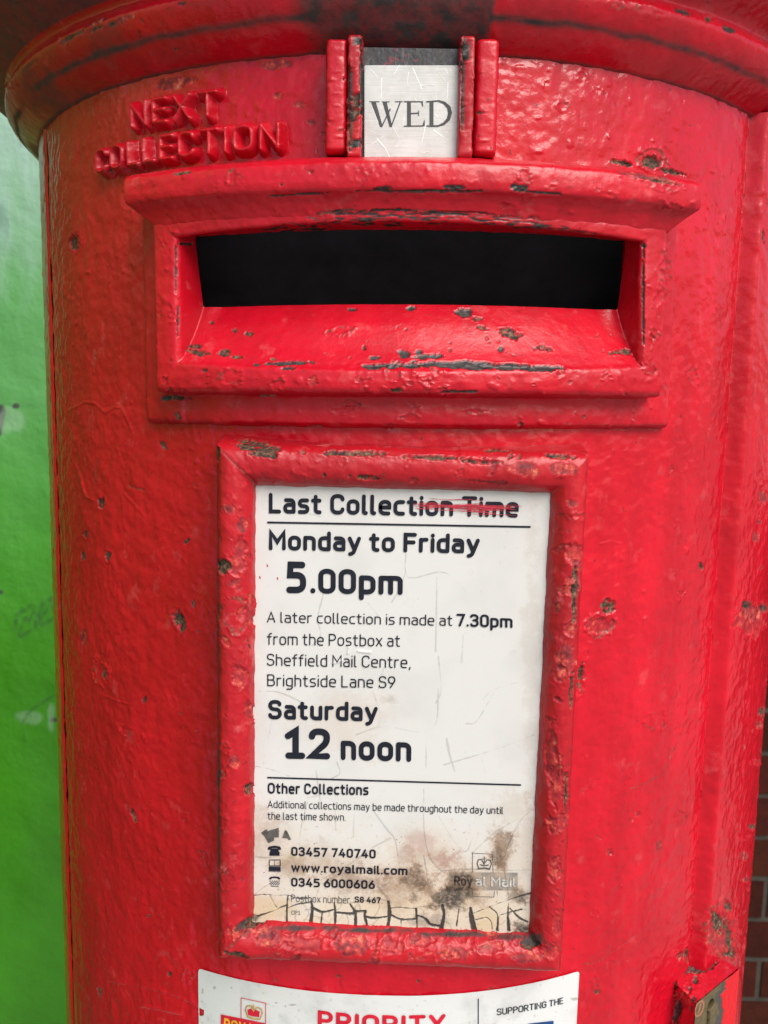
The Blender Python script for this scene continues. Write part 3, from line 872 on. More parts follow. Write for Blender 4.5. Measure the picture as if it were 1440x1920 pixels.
# ---- stroke lettering ---------------------------------------------------------------------
# every glyph: advance width and strokes (point lists; a third number rounds that corner); '*' closes the stroke
C_ = 2.3
GL = {
    'L': (4.4, [[(0, 10), (0, 0), (4.4, 0)]]),
    'a': (4.4, [[(.4, 7), (4.4, 7, 2.0), (4.4, 0)], [(4.4, 4.2), (0, 4.2, 1.9), (0, 0, 1.9), (4.4, 0, 1.5), (4.4, 1.5)]]),
    's': (4.0, [[(3.8, 7), (0, 7, 1.7), (0, 3.6, 1.7), (4.0, 3.5, 1.7), (4.0, 0, 1.7), (0, 0)]]),
    't': (3.2, [[(1.1, 9.3), (1.1, 0, 1.6), (3.2, 0)], [(-.3, 7), (3.1, 7)]]),
    'C': (5.4, [[(5.4, 8.0), (5.4, 10, 2.5), (0, 10, 2.8), (0, 0, 2.8), (5.4, 0, 2.5), (5.4, 2.0)]]),
    'o': (4.7, [['*', (0, 0, C_), (4.7, 0, C_), (4.7, 7, C_), (0, 7, C_)]]),
    'l': (1.2, [[(0, 10), (0, 0, 1.0), (1.2, 0)]]),
    'e': (4.6, [[(0, 3.6), (4.6, 3.6), (4.6, 7, C_), (0, 7, C_), (0, 0, C_), (4.2, 0)]]),
    'c': (4.0, [[(4.0, 7), (0, 7, C_), (0, 0, C_), (4.0, 0)]]),
    'i': (0.0, [[(0, 7), (0, 0)], [(0, 9.6), (0, 9.75)]]),
    'n': (4.5, [[(0, 0), (0, 7)], [(0, 7), (4.5, 7, 2.1), (4.5, 0)]]),
    'T': (5.8, [[(0, 10), (5.8, 10)], [(2.9, 10), (2.9, 0)]]),
    'm': (7.6, [[(0, 0), (0, 7)], [(0, 7), (3.8, 7, 1.8), (3.8, 0)], [(3.0, 7), (7.6, 7, 1.8), (7.6, 0)]]),
    'M': (6.8, [[(0, 0), (0, 10), (3.4, 4), (6.8, 10), (6.8, 0)]]),
    'd': (4.6, [[(4.6, 10), (4.6, 0)], [(4.6, 7), (0, 7, C_), (0, 0, C_), (4.6, 0)]]),
    'y': (4.8, [[(0, 7), (2.4, .3)], [(4.8, 7), (1.9, -2.2, 1.0), (.3, -2.8)]]),
    'F': (4.8, [[(0, 0), (0, 10), (4.8, 10)], [(0, 5.2), (4.2, 5.2)]]),
    'r': (2.9, [[(0, 0), (0, 7)], [(0, 4.6), (0, 7, 2.0), (2.9, 7)]]),
    'p': (4.6, [[(0, -2.9), (0, 7)], [(0, 7), (4.6, 7, C_), (4.6, 0, C_), (0, 0)]]),
    'b': (4.6, [[(0, 10), (0, 0)], [(0, 7), (4.6, 7, C_), (4.6, 0, C_), (0, 0)]]),
    'f': (3.0, [[(1.1, 0), (1.1, 10, 1.8), (3.2, 10)], [(-.3, 7), (2.9, 7)]]),
    'h': (4.5, [[(0, 0), (0, 10)], [(0, 7), (4.5, 7, 2.1), (4.5, 0)]]),
    'g': (4.6, [[(4.6, 7), (4.6, -2.9, 1.9), (.4, -2.9)], [(4.6, 7), (0, 7, C_), (0, 0, C_), (4.6, 0)]]),
    'u': (4.5, [[(0, 7), (0, 0, 2.1), (4.5, 0)], [(4.5, 7), (4.5, 0)]]),
    'w': (7.2, [[(0, 7), (1.8, 0), (3.6, 6.6), (5.4, 0), (7.2, 7)]]),
    'x': (4.4, [[(0, 0), (4.4, 7)], [(0, 7), (4.4, 0)]]),
    'B': (5.3, [[(0, 0), (0, 10), (5.0, 10, 2.2), (5.0, 5.3, 2.2), (0, 5.3)], [(2, 5.3), (5.3, 5.3, 2.4), (5.3, 0, 2.4), (0, 0)]]),
    'P': (5.2, [[(0, 0), (0, 10), (5.2, 10, 2.6), (5.2, 4.6, 2.6), (0, 4.6)]]),
    'R': (5.4, [[(0, 0), (0, 10), (5.2, 10, 2.6), (5.2, 4.7, 2.6), (0, 4.7)], [(2.6, 4.7), (5.4, 0)]]),
    'S': (5.2, [[(5.0, 8.4), (5.0, 10, 2.0), (0, 10, 2.4), (0, 5.3, 2.4), (5.2, 5.2, 2.4), (5.2, 0, 2.4), (0, 0, 2.0), (0, 1.6)]]),
    'O': (5.9, [['*', (0, 0, 2.9), (5.9, 0, 2.9), (5.9, 10, 2.9), (0, 10, 2.9)]]),
    'A': (6.2, [[(0, 0), (3.1, 10), (6.2, 0)], [(1.0, 3.1), (5.2, 3.1)]]),
    'I': (0.0, [[(0, 10), (0, 0)]]),
    'U': (5.6, [[(0, 10), (0, 0, 2.7), (5.6, 0, 2.7), (5.6, 10)]]),
    'N': (5.8, [[(0, 0), (0, 10), (5.8, 0), (5.8, 10)]]),
    'G': (5.5, [[(5.5, 8.2), (5.5, 10, 2.5), (0, 10, 2.8), (0, 0, 2.8), (5.5, 0, 2.5), (5.5, 5), (3, 5)]]),
    'H': (5.6, [[(0, 0), (0, 10)], [(5.6, 0), (5.6, 10)], [(0, 5.2), (5.6, 5.2)]]),
    'E': (4.6, [[(4.6, 10), (0, 10), (0, 0), (4.6, 0)], [(0, 5.2), (4.1, 5.2)]]),
    'Y': (5.8, [[(0, 10), (2.9, 4.6)], [(5.8, 10), (2.9, 4.6), (2.9, 0)]]),
    'X': (5.4, [[(0, 0), (5.4, 10)], [(0, 10), (5.4, 0)]]),
    '0': (4.9, [['*', (0, 0, 2.4), (4.9, 0, 2.4), (4.9, 10, 2.4), (0, 10, 2.4)]]),
    '1': (4.6, [[(0, 8), (2.5, 10), (2.5, 0)], [(.2, 0), (4.6, 0)]]),
    '2': (4.9, [[(0, 8), (0, 10, 2.0), (4.8, 10, 2.4), (4.8, 5.6, 1.6), (0, 0), (4.9, 0)]]),
    '3': (4.7, [[(0, 8.6), (0, 10, 1.6), (4.6, 10, 2.3), (4.6, 5.3, 2.2), (1.8, 5.3)], [(2.2, 5.3), (4.7, 5.3, 2.3), (4.7, 0, 2.4), (0, 0, 1.8), (0, 1.4)]]),
    '4': (5.2, [[(2.9, 10), (0, 2.6), (5.2, 2.6)], [(3.9, 5.2), (3.9, 0)]]),
    '5': (4.7, [[(4.4, 10), (.4, 10), (.2, 5.9), (4.7, 5.9, 2.3), (4.7, 0, 2.4), (0, 0)]]),
    '6': (4.8, [[(3.4, 10), (.6, 5.2, 1.5), (0, 3.0)], ['*', (0, 0, 2.3), (4.8, 0, 2.3), (4.8, 5.9, 2.3), (0, 5.9, 2.3)]]),
    '7': (4.7, [[(0, 10), (4.7, 10), (1.6, 0)]]),
    '8': (4.8, [['*', (.2, 5.3, 2.0), (4.6, 5.3, 2.0), (4.6, 10, 2.2), (.2, 10, 2.2)], ['*', (0, 0, 2.2), (4.8, 0, 2.2), (4.8, 5.3, 2.0), (0, 5.3, 2.0)]]),
    '9': (4.8, [[(1.4, 0), (4.2, 4.8, 1.5), (4.8, 7)], ['*', (0, 4.1, 2.3), (4.8, 4.1, 2.3), (4.8, 10, 2.3), (0, 10, 2.3)]]),
    '.': (0.0, [[(0, .1), (0, .25)]]), ',': (0.5, [[(.5, .3), (0, -1.8)]]),
}


def round_poly(st):
    closed = st[0] == '*'
    pts = [tuple(p_) + (0,) * (3 - len(p_)) for p_ in (st[1:] if closed else st)]
    n = len(pts)
    out = []
    for i, (x, y, r) in enumerate(pts):
        c = np.array([x, y], float)
        if r and (closed or 0 < i < n - 1):
            a, b = np.array(pts[(i - 1) % n][:2], float), np.array(pts[(i + 1) % n][:2], float)
            la, lb = np.linalg.norm(a - c), np.linalg.norm(b - c)
            ra, rb = min(r, la * 0.5 if (closed or i > 1) else la), min(r, lb * 0.5 if (closed or i < n - 2) else lb)
            p0, p1 = c + (a - c) / la * ra, c + (b - c) / lb * rb
            kq = 0.60
            for t_ in np.linspace(0, 1, 8):     # cubic with handles pulled to the corner: a superelliptic bend
                c0_, c1_ = p0 + (c - p0) * kq, p1 + (c - p1) * kq
                out.append((1 - t_) ** 3 * p0 + 3 * (1 - t_) ** 2 * t_ * c0_ + 3 * (1 - t_) * t_ ** 2 * c1_ + t_ ** 3 * p1)
        else:
            out.append(c)
    res = [out[0]]
    for q_ in out[1:]:
        if np.linalg.norm(q_ - res[-1]) > 1e-4:
            res.append(q_)
    if closed and np.linalg.norm(res[0] - res[-1]) < 1e-4:
        res.pop()
    return np.array(res), closed


def ribbon(pts, w, closed=False, caps=True):
    """flat ribbon round a 2D polyline -> verts2d, faces. w may be one width or one per point"""
    n = len(pts)
    w = np.broadcast_to(np.asarray(w, float), (n,))
    V, F = [], []
    Ls, Rs = [], []
    for i in range(n):
        a = pts[(i - 1) % n] if (closed or i > 0) else None
        b = pts[(i + 1) % n] if (closed or i < n - 1) else None
        d0 = (pts[i] - a) if a is not None else (b - pts[i])
        d1 = (b - pts[i]) if b is not None else (pts[i] - a)
        d0 = d0 / max(np.linalg.norm(d0), 1e-9)
        d1 = d1 / max(np.linalg.norm(d1), 1e-9)
        n0, n1 = np.array([-d0[1], d0[0]]), np.array([-d1[1], d1[0]])
        mN = n0 + n1
        L_ = np.linalg.norm(mN)
        mN = n1 if L_ < 1e-6 else mN / L_
        sc = min(1 / max(mN @ n1, 0.30), 2.2)
        Ls.append(pts[i] + mN * w[i] / 2 * sc)
        Rs.append(pts[i] - mN * w[i] / 2 * sc)
    V = Ls + Rs
    for i in range(n if closed else n - 1):
        j = (i + 1) % n
        F.append((i, i + n, j + n, j))
    if caps and not closed:
        for end in (0, n - 1):
            d_ = pts[end] - pts[1 if end == 0 else n - 2]
            d_ = d_ / max(np.linalg.norm(d_), 1e-9)
            nn = np.array([-d_[1], d_[0]])
            b0 = len(V)
            ring = [pts[end] + w[end] / 2 * (nn * math.cos(t_) + d_ * math.sin(t_)) for t_ in np.linspace(0, math.pi, 9)]
            V += ring
            F.append(tuple(range(b0 + 8, b0 - 1, -1)))
    return V, F


def text_strokes(txt, w, track=1.0):
    """-> list of (pts, closed) in units of a 10-high capital, total width; skeletons inset so w lies inside the letter box"""
    x = w / 2
    out = []
    for ch in txt:
        if ch == ' ':
            x += 2.6 + w * 0.35
            continue
        adv, sts = GL[ch]
        for st in sts:
            pts, cl = round_poly(st)
            q_ = pts.copy()
            q_[:, 1] = w / 2 + pts[:, 1] * (10 - w) / 10
            q_[:, 0] = pts[:, 0] + x
            out.append((q_, cl))
        x += adv + w + 1.15 * track
    return out, x - 1.15 * track - w / 2


def print_text(name, txt, o, e, up, w, mat, parent, lift=0.00006, wrap=None, track=1.0, caps=True):
    """o: start of baseline, e: end of baseline, up: top of a capital above o; 3D (or (s,z) with wrap)"""
    st, W_ = text_strokes(txt, w, track)
    o, e, up = np.array(o, float), np.array(e, float), np.array(up, float)
    ux, uy = (e - o) / W_, (up - o) / 10
    V, F = [], []
    for i, (pts, cl) in enumerate(st):
        v2, f = ribbon(pts, w, cl, caps)
        b0 = len(V)
        lf = lift + 0.000012 * (i % 7)
        for q_ in v2:
            P_ = o + ux * q_[0] + uy * q_[1]
            V.append(wrap(P_, lf) if wrap else P_ + np.array([0, -lf, 0]))
        F += [tuple(b0 + j for j in reversed(ff)) for ff in f]
    return link(name, V, F, mat, parent, smooth=False)


# cast letters NEXT / COLLECTION, swollen by many coats of paint
def cast_letters():
    s_ar = np.arange(-0.1740, -0.0500, 0.00042)
    z_ar = np.arange(zr(0.1030), zr(0.1465), 0.00042)
    Sg, Zg = np.meshgrid(s_ar, z_ar, indexing='ij')
    S2 = np.stack([Sg.ravel(), Zg.ravel()], 1)
    dmin = np.full(len(S2), 1.0)
    for txt, (s0, z0), (s1, z1), hgt in (('NEXT', on_cyl(257, 248, R), on_cyl(421, 226, R), 0.0124),
                                        ('COLLECTION', on_cyl(194, 333, R), on_cyl(534, 287, R), 0.0124)):
        st, W_ = text_strokes(txt, 2.0, 1.1)
        o = np.array([s0, z0])
        ux = (np.array([s1, z1]) - o) / W_
        for pts, cl in st:
            q_ = o + pts[:, :1] * ux + pts[:, 1:] * np.array([0, hgt / 10])
            if cl:
                q_ = np.concatenate([q_, q_[:1]])
            dmin = np.minimum(dmin, seg_dist(S2, q_, pad=0.004))
    P0 = cyl(S2[:, 0], S2[:, 1], 0.0)
    dw = dmin + 0.00035 * noise(P0, 260, 91)
    h = -0.0006 + 0.0056 * (1 - sstep(0.0000, 0.0031, dw)) ** 0.8
    h += 0.0005 * np.exp(-(dw / 0.004) ** 2)
    P = cyl(S2[:, 0], S2[:, 1], h).reshape(len(s_ar), len(z_ar), 3)
    hk = h.reshape(len(s_ar), len(z_ar))
    keep = np.maximum.reduce([hk[:-1, :-1], hk[1:, :-1], hk[:-1, 1:], hk[1:, 1:]]) > -0.00055
    ch = scatter(200, 180, 540, 330, 26, 1.5, 3.2, 'rkb', 61)
    worn_grid('raised_lettering', P, RED_THICK, BOX, keep=keep, chips=ch, lump=0.00028, lump_f=170, fine=0.00006, seed=12)


cast_letters()


# ---- holder of the day tablet --------------------------------------------------------------
def bar(name, x0, x1, z0, z1, y_back, y_front, mat, parent, rad, chips=(), seed=0, lean=0.0, lump=0.0003, step=0.00055):
    """vertical rounded bar as a worn grid: a closed rounded section swept upwards, ends closed in"""
    w, d_ = (x1 - x0) / 2, (y_back - y_front) / 2
    cx, cy = (x0 + x1) / 2, (y_back + y_front) / 2
    n = 64
    a = np.linspace(0, 2 * math.pi, n, endpoint=False)
    ex = 2 / rad
    sx = np.sign(np.cos(a)) * np.abs(np.cos(a)) ** ex * w
    sy = np.sign(np.sin(a)) * np.abs(np.sin(a)) ** ex * d_
    nz_ = int((z1 - z0) / step)
    tz = np.linspace(0, 1, nz_)
    L_ = z1 - z0
    rows = [(z0, 0.02), (z0, 0.6), (z0 + 0.0004, 0.85), (z0 + 0.0012, 0.97)] + \
           [(z0 + 0.002 + (L_ - 0.004) * q_, 1.0) for q_ in tz] + [(z1 - 0.0012, 0.97), (z1 - 0.0004, 0.85), (z1, 0.6), (z1, 0.02)]
    P = np.zeros((n, len(rows), 3))
    for j, (zz_, f) in enumerate(rows):
        P[:, j, 0] = cx + sx * f + lean * (zz_ - z0)
        P[:, j, 1] = cy + sy * f
        P[:, j, 2] = zz_
    N = grid_normals(P, True)
    mid = len(rows) // 2
    fl = (N[:, mid] * (P[:, mid] - np.array([cx + lean * L_ / 2, cy, 0])))[:, :2].sum() < 0
    return worn_grid(name, P, mat, parent, closed_u=True, flip=bool(fl), chips=chips, lump=lump, lump_f=180, fine=0.00008, seed=seed)


HOLD = empty('tablet_holder', (0, -0.25, zr(0.1)))
HOLD.parent = BOX
bar('guide_rail', -0.0386, -0.0291, zr(0.1020), zr(0.1478), -0.232, -0.2540, RED_THICK, HOLD, 5,
    chips=[(618, 230, 5, 5, 0, 'k'), (640, 250, 8, 8, 0, 'k'), (622, 150, 8, 5, 0, 'b')] + scatter(618, 90, 650, 285, 8, 2, 4, 'kbr', 65), seed=21)
bar('guide_rail', 0.0238, 0.0338, zr(0.1020), zr(0.1488), -0.232, -0.2540, RED_THICK, HOLD, 5,
    chips=[(905, 265, 10, 6, 0, 'b')] + scatter(895, 90, 930, 285, 8, 2, 4, 'kbr', 66), seed=22)
bar('runner', -0.0291, -0.0231, zr(0.0990), zr(0.1485), -0.238, -0.2560, RED_FRAME, HOLD, 8,
    chips=[(655, 165, 4, 60, 0, 'm'), (678, 150, 5, 90, 0, 'm'), (668, 190, 10, 26, 0, 'r'), (665, 225, 7, 26, 0, 'o'), (668, 270, 11, 8, 0, 'm'), (668, 76, 14, 8, 0, 'm'), (655, 240, 4, 40, 0, 'r')], seed=23, lump=0.0002)
bar('runner', 0.0171, 0.0234, zr(0.0995), zr(0.1490), -0.238, -0.2560, RED_FRAME, HOLD, 8,
    chips=[(866, 160, 4, 80, 0, 'm'), (872, 90, 10, 26, 0, 'm'), (867, 240, 3, 40, 0, 'r'), (890, 190, 4, 50, 0, 'r'), (877, 285, 12, 9, 0, 'b')], seed=24, lump=0.0002)
m, t, p = new_mat('worn_dark_iron')
k = NB(t)
c = k.ramp(k.noise(330, 6, 0.75, (2.2, 1, 0.6)), [(0.30, (0.010, 0.010, 0.012)), (0.55, (0.030, 0.028, 0.03)), (0.66, (0.10, 0.10, 0.11)), (0.78, (0.22, 0.22, 0.24))])
c = k.mix(k.ramp(k.noise(140, 4, 0.7), [(0.60, 0.0), (0.66, 1.0)]), c, (0.22, 0.012, 0.03))
k.l(c, p.inputs['Base Color'])
p.inputs['Roughness'].default_value = 0.45
k.l(k.bump(k.noise(500, 4), 0.6, 0.0004), p.inputs['Normal'])
v, f = box_mesh(-0.0240, 0.0185, -0.2475, -0.2410, zr(0.0990), zr(0.1462))
link('back_plate', v, f, m, HOLD, smooth=False)

# ---- frame round the collection notice -----------------------------------------------------
PY = -0.2430                                 # plane of the notice's face
ITL, ITR, IBR, IBL = [on_plane(x, y, PY)[[0, 2]] for x, y in ((480, 911), (1031, 925), (990, 1748), (477, 1724))]
flat = lambda X_, Z_, H_: np.stack(np.broadcast_arrays(X_, PY - H_, Z_), -1)
pf = np.array([(0.0000, 0.0000, 0.0000, 0.0000, -0.0012),
               (0.0004, 0.0004, 0.0004, 0.0004, 0.0010),
               (0.0016, 0.0020, 0.0016, 0.0020, 0.0045),
               (0.0040, 0.0046, 0.0038, 0.0046, 0.0076),
               (0.0075, 0.0076, 0.0070, 0.0080, 0.0092),
               (0.0112, 0.0104, 0.0106, 0.0116, 0.0092),
               (0.0146, 0.0128, 0.0136, 0.0146, 0.0078),
               (0.0164, 0.0143, 0.0152, 0.0166, 0.0052),
               (0.0172, 0.0150, 0.0160, 0.0174, 0.0020),
               (0.0176, 0.0154, 0.0166, 0.0178, -0.0050),
               (0.0180, 0.0158, 0.0176, 0.0182, -0.0120),
               (0.0184, 0.0162, 0.0186, 0.0186, -0.0190)])
L = np.concatenate([[0], np.cumsum(np.linalg.norm(np.diff(pf[:, [0, 4]], axis=0), axis=1))])
tt = np.linspace(0, L[-1], 84)
pf = np.stack([np.interp(tt, L, pf[:, i]) for i in range(5)], 1)
for _ in range(5):
    pf[1:-1] = 0.25 * pf[:-2] + 0.5 * pf[1:-1] + 0.25 * pf[2:]
pf[:, 2] *= 1.20
pf[:, 1] *= 1.08
P = rect_sweep([ITL, ITR, IBR, IBL], pf, flat, 0.0005, rnd=2)
fc = [(480, 836, 42, 9, 8, 'r'), (492, 850, 26, 10, 10, 'r'), (660, 850, 56, 6, 0, 'r'), (820, 858, 70, 4, 1, 'r'), (900, 866, 40, 3, 3, 'r'), (1050, 856, 30, 6, 4, 'r'), (930, 845, 26, 4, 0, 'r'),
      (985, 880, 30, 12, 5, 'p'), (1060, 880, 24, 10, 5, 'p'), (690, 897, 22, 4, 4, 'r'), (920, 905, 40, 4, 4, 'o'), (408, 850, 4, 14, 0, 'r'), (430, 955, 16, 7, 10, 'p'), (455, 985, 10, 14, 0, 'p'),
      (450, 1040, 20, 30, 15, 'o'), (420, 1060, 14, 14, 0, 'r'), (440, 1092, 12, 8, 0, 'p'), (440, 1148, 34, 36, 0, 'k'), (470, 1150, 8, 30, 0, 'o'), (450, 1270, 18, 24, 0, 'o'), (470, 1335, 12, 16, 0, 'o'),
      (415, 1425, 14, 26, 0, 'k'), (468, 1480, 6, 12, 0, 'r'), (425, 1645, 20, 22, 0, 'k'), (415, 1540, 12, 14, 0, 'k'), (1072, 945, 10, 9, 0, 'p'), (1078, 1040, 18, 20, 0, 'o'), (1082, 1060, 10, 14, 0, 'p'), (1065, 1090, 8, 8, 0, 'o'),
      (1068, 1180, 10, 14, 0, 'o'), (1060, 1235, 18, 30, 5, 'p'), (1050, 1265, 12, 20, 0, 'o'), (1040, 1480, 16, 40, 5, 'o'), (1045, 1540, 18, 16, 0, 'o'), (1040, 1630, 14, 24, 0, 'o'), (1065, 1540, 8, 10, 0, 'p'),
      (1035, 1420, 14, 50, 0, 'o'), (1078, 1105, 5, 60, 3, 'r'), (1072, 1290, 4, 30, 3, 'r'), (1062, 1480, 4, 40, 3, 'r'), (1035, 1785, 20, 18, 0, 'o'), (1045, 1740, 8, 20, 0, 'o'),
      (470, 1730, 20, 10, -20, 'r'), (455, 1745, 30, 14, -30, 'p'), (500, 1755, 36, 20, 0, 'p'), (560, 1770, 40, 16, 0, 'o'), (620, 1750, 20, 10, 0, 'o'), (660, 1775, 30, 16, 0, 'p'), (735, 1775, 24, 14, 0, 'o'),
      (790, 1765, 26, 12, 0, 'o'), (850, 1785, 34, 14, 0, 'p'), (920, 1775, 26, 14, 0, 'o'), (990, 1770, 20, 8, 0, 'r'), (985, 1795, 30, 10, 0, 'p'), (445, 1790, 24, 6, 10, 'r'), (430, 1760, 8, 24, 0, 'k'),
      (450, 1738, 20, 6, -40, 'g'), (560, 1740, 70, 5, 0, 'g'), (700, 1745, 70, 5, 0, 'g'), (850, 1752, 70, 5, 0, 'g'), (960, 1757, 40, 6, 0, 'g'), (1000, 1760, 20, 14, 0, 'g'), (410, 1500, 3, 200, 0, 'g'), (408, 1150, 3, 150, 0, 'g')]
fc += scatter(412, 930, 476, 1720, 30, 3, 12, 'kkoopb', 71) + scatter(1030, 930, 1085, 1720, 46, 3, 13, 'oopkkbo', 73) + scatter(480, 1742, 1000, 1800, 60, 3, 18, 'opokbopko', 75) + scatter(500, 846, 1080, 905, 26, 3, 10, 'kkobr', 77)
N = grid_normals(P, True)
NF = worn_grid('notice_frame', P, RED_FRAME, BOX, closed_u=True, flip=bool(N[60, 30][1] > 0), chips=fc, lump=0.00045, lump_f=110, fine=0.0001, seed=14,
               cracks=[([(408, 838), (440, 870), (478, 905)], 2.2, 0.0003), ([(405, 1000), (404, 1400), (406, 1700)], 2.0, 0.0003), ([(478, 1728), (450, 1760), (420, 1785)], 2.4, 0.0003)])
tag(NF, 'raised notice frame with badly flaking red paint')

# ---- the lock casting ----------------------------------------------------------------------
LZ = zr(-0.3266)
P1, P2 = np.array([0.1659, -0.1963]), np.array([0.2017, -0.1656])
nrm = np.array([P2[1] - P1[1], -(P2[0] - P1[0])])
nrm /= np.linalg.norm(nrm)
tan = (P2 - P1) / np.linalg.norm(P2 - P1)
Wd, Hd = np.linalg.norm(P2 - P1), 0.085
side0 = np.array([-0.0060, 0.0173])
LOCK = empty('lock', (0.184, -0.181, LZ - 0.04))
LOCK.parent = BOX
# casting: left side, top, right side as one worn grid (front is the lock plate)
path = [P1 + side0 * 2.2, P1, P2, P2 - nrm * 0.032]
nd = 60
zz_ = np.linspace(0, Hd, 150)
rowsL = []
# section around the plan outline: left back -> P1 ; P2 -> right back ; swept down ; top as fan grid


def quad_grid(a, b, c, d, nu, nv):
    u_, v_ = np.linspace(0, 1, nu)[:, None, None], np.linspace(0, 1, nv)[None, :, None]
    a, b, c, d = [np.array(q_, float) for q_ in (a, b, c, d)]
    return a * (1 - u_) * (1 - v_) + b * u_ * (1 - v_) + c * u_ * v_ + d * (1 - u_) * v_


v3 = lambda q_, z: (q_[0], q_[1], z)
B0, B3 = P1 + side0 * 2.2, P2 - nrm * 0.032
ov = 0.0004
side = quad_grid(v3(B0, LZ - Hd), v3(P1, LZ - Hd), v3(P1, LZ), v3(B0, LZ), 70, 150)
top = quad_grid(v3(B0, LZ), v3(P1, LZ), v3(P2, LZ), v3(B3, LZ), 70, 90)
right = quad_grid(v3(P2, LZ - Hd), v3(B3, LZ - Hd), v3(B3, LZ), v3(P2, LZ), 40, 60)
lock_chips = [(1285, 1815, 30, 12, -20, 'g'), (1320, 1812, 26, 10, -20, 'r'), (1300, 1822, 14, 6, 0, 'p'), (1330, 1806, 16, 8, 0, 'p'), (1305, 1838, 6, 8, 0, 'r'), (1258, 1850, 10, 20, 0, 'r'), (1252, 1890, 6, 30, 0, 'r'),
              (1270, 1895, 6, 20, 10, 'm'), (1280, 1880, 10, 30, 20, 'o')] + scatter(1255, 1850, 1300, 1920, 10, 3, 8, 'kro', 81)
for nm, G in (('casting_side', side), ('casting_top', top), ('casting_cheek', right)):
    N = grid_normals(G)
    cdir = np.array([0.1838 - nrm[0] * 0.02, -0.181 - nrm[1] * 0.02, LZ - Hd / 2])
    fl = np.einsum('ijk,ijk->', N, G - cdir) < 0
    if nm == 'casting_top':
        N_ = -N if fl else N
    worn_grid(nm, G, RED_GLOSS, LOCK, flip=bool(fl), chips=lock_chips, lump=0.0003, lump_f=170, seed=16)
# lock plate with keyhole, brass half bare, half under red paint
G = quad_grid(v3(P1, LZ - Hd), v3(P2, LZ - Hd), v3(P2, LZ), v3(P1, LZ), 170, 300)
G = G + np.array([nrm[0], nrm[1], 0]) * 0.0004
N = grid_normals(G)
if N[80, 100] @ np.array([nrm[0], nrm[1], 0]) < 0:
    N = -N
    fl = True
else:
    fl = False
Pf = G.reshape(-1, 3)
S2 = project(Pf)
head = np.hypot((S2[:, 0] - 1333.5 + 0.25 * (S2[:, 1] - 1884)) / 6.0, (S2[:, 1] - 1884) / 11.5)
slit = seg_dist(S2, [(1329, 1890), (1327.5, 1925), (1327, 1960)]) / 3.0
key = 1 - sstep(0.8, 1.0, np.minimum(head, slit))
edge = S2[:, 0] + 7 * noise(Pf, 160, 5) + 3 * noise(Pf, 400, 6) - np.interp(S2[:, 1], [1820, 1835, 1855, 1865, 1880, 1895, 1910, 1940], [1362, 1364, 1358, 1350, 1352, 1357, 1352, 1348])
paint = sstep(-0.8, 0.8, edge)
und = sstep(-9, -7.5, edge + 2 * noise(Pf, 500, 8)) * (1 - paint)
ring = np.exp(-((np.hypot((S2[:, 0] - 1312 + 0.3 * (S2[:, 1] - 1891)) / 7.0, (S2[:, 1] - 1891) / 14.0) - 1) / 0.13) ** 2)
rslot = np.exp(-(seg_dist(S2, [(1309.5, 1900), (1314.5, 1882)]) / 1.0) ** 2)
br_ = np.array([0.10, 0.076, 0.036]) * (1 + 0.5 * fbm(Pf, 250, 3, 9))[:, None]
c = br_
for msk, cc in ((und, (0.055, 0.053, 0.048)), (paint, (0.55, 0.006, 0.012)), (np.maximum(ring, rslot) * 0.8, (0.42, 0.16, 0.10)), (key, (0.006, 0.005, 0.004))):
    c = c * (1 - msk[:, None]) + msk[:, None] * np.array(cc)
dsp = 0.0004 * paint * (1 + 0.8 * noise(Pf, 350, 3)) - 0.006 * key - 0.0003 * ring + 0.0001 * noise(Pf, 500, 4)
LP_MAT = attr_mat('brass_lock_plate', 0.38, 'tint')
LP_MAT.node_tree.nodes['Principled BSDF'].inputs['Specular IOR Level'].default_value = 0.2
LPO = link('lock_plate', Pf + N.reshape(-1, 3) * dsp[:, None], grid_faces(170, 300)[:, ::-1] if fl else grid_faces(170, 300), LP_MAT, LOCK,
           attr=np.c_[np.clip(c, 0, 1), np.ones(len(c))], attr_name='tint')
tag(LPO, 'brass lock plate with keyhole, half covered in red paint')

# ---- white sticker under the notice --------------------------------------------------------
STK = empty('sticker', (0, -0.2402, zr(-0.33)))
STK.parent = BOX
sL, zL = on_cyl(372, 1815, R + 0.0006)
sR, zR_ = on_cyl(1087, 1820, R + 0.0006)
zM = on_cyl(720, 1866, R + 0.0006)[1]
s_ar = np.arange(sL, sR, 0.0005)
nv = 260
Hs = 0.115
ztop = np.interp(s_ar, [sL, 0.5 * (sL + sR), sR], [zL, zM, zR_])
ztop = zM + (zL - zM) * np.clip(-(s_ar - 0.5 * (sL + sR)) / (0.5 * (sR - sL)), 0, 1) ** 1.2 + (zR_ - zM) * np.clip((s_ar - 0.5 * (sL + sR)) / (0.5 * (sR - sL)), 0, 1) ** 1.2
corner = 0.0022
dl = np.minimum(s_ar - sL, sR - s_ar)
ztop = ztop - np.where(dl < corner, corner - np.sqrt(np.maximum(0, corner ** 2 - (corner - dl) ** 2)), 0)
ztop += 0.00012 * noise(np.stack([s_ar, s_ar * 0, s_ar * 0], 1), 220, 3)
vv = np.linspace(0, 1, nv)
Zg = ztop[:, None] - (1 - vv)[None] * Hs
Sg = np.broadcast_to(s_ar[:, None], Zg.shape)
hh = 0.00075 + 0.0002 * fbm(np.stack([Sg.ravel(), Zg.ravel(), 0 * Sg.ravel()], 1), 30, 2, 4).reshape(Sg.shape)
P = cyl(Sg, Zg, hh)
Pf = P.reshape(-1, 3)
S2 = project(Pf)
c = np.array([0.57, 0.58, 0.57]) * (1 - 0.14 * sstep(0.0, 0.5, fbm(Pf, 60, 4, 6)))[:, None]
sp = sstep(0.36, 0.60, fbm(Pf, 420, 2, 8)) * 0.55
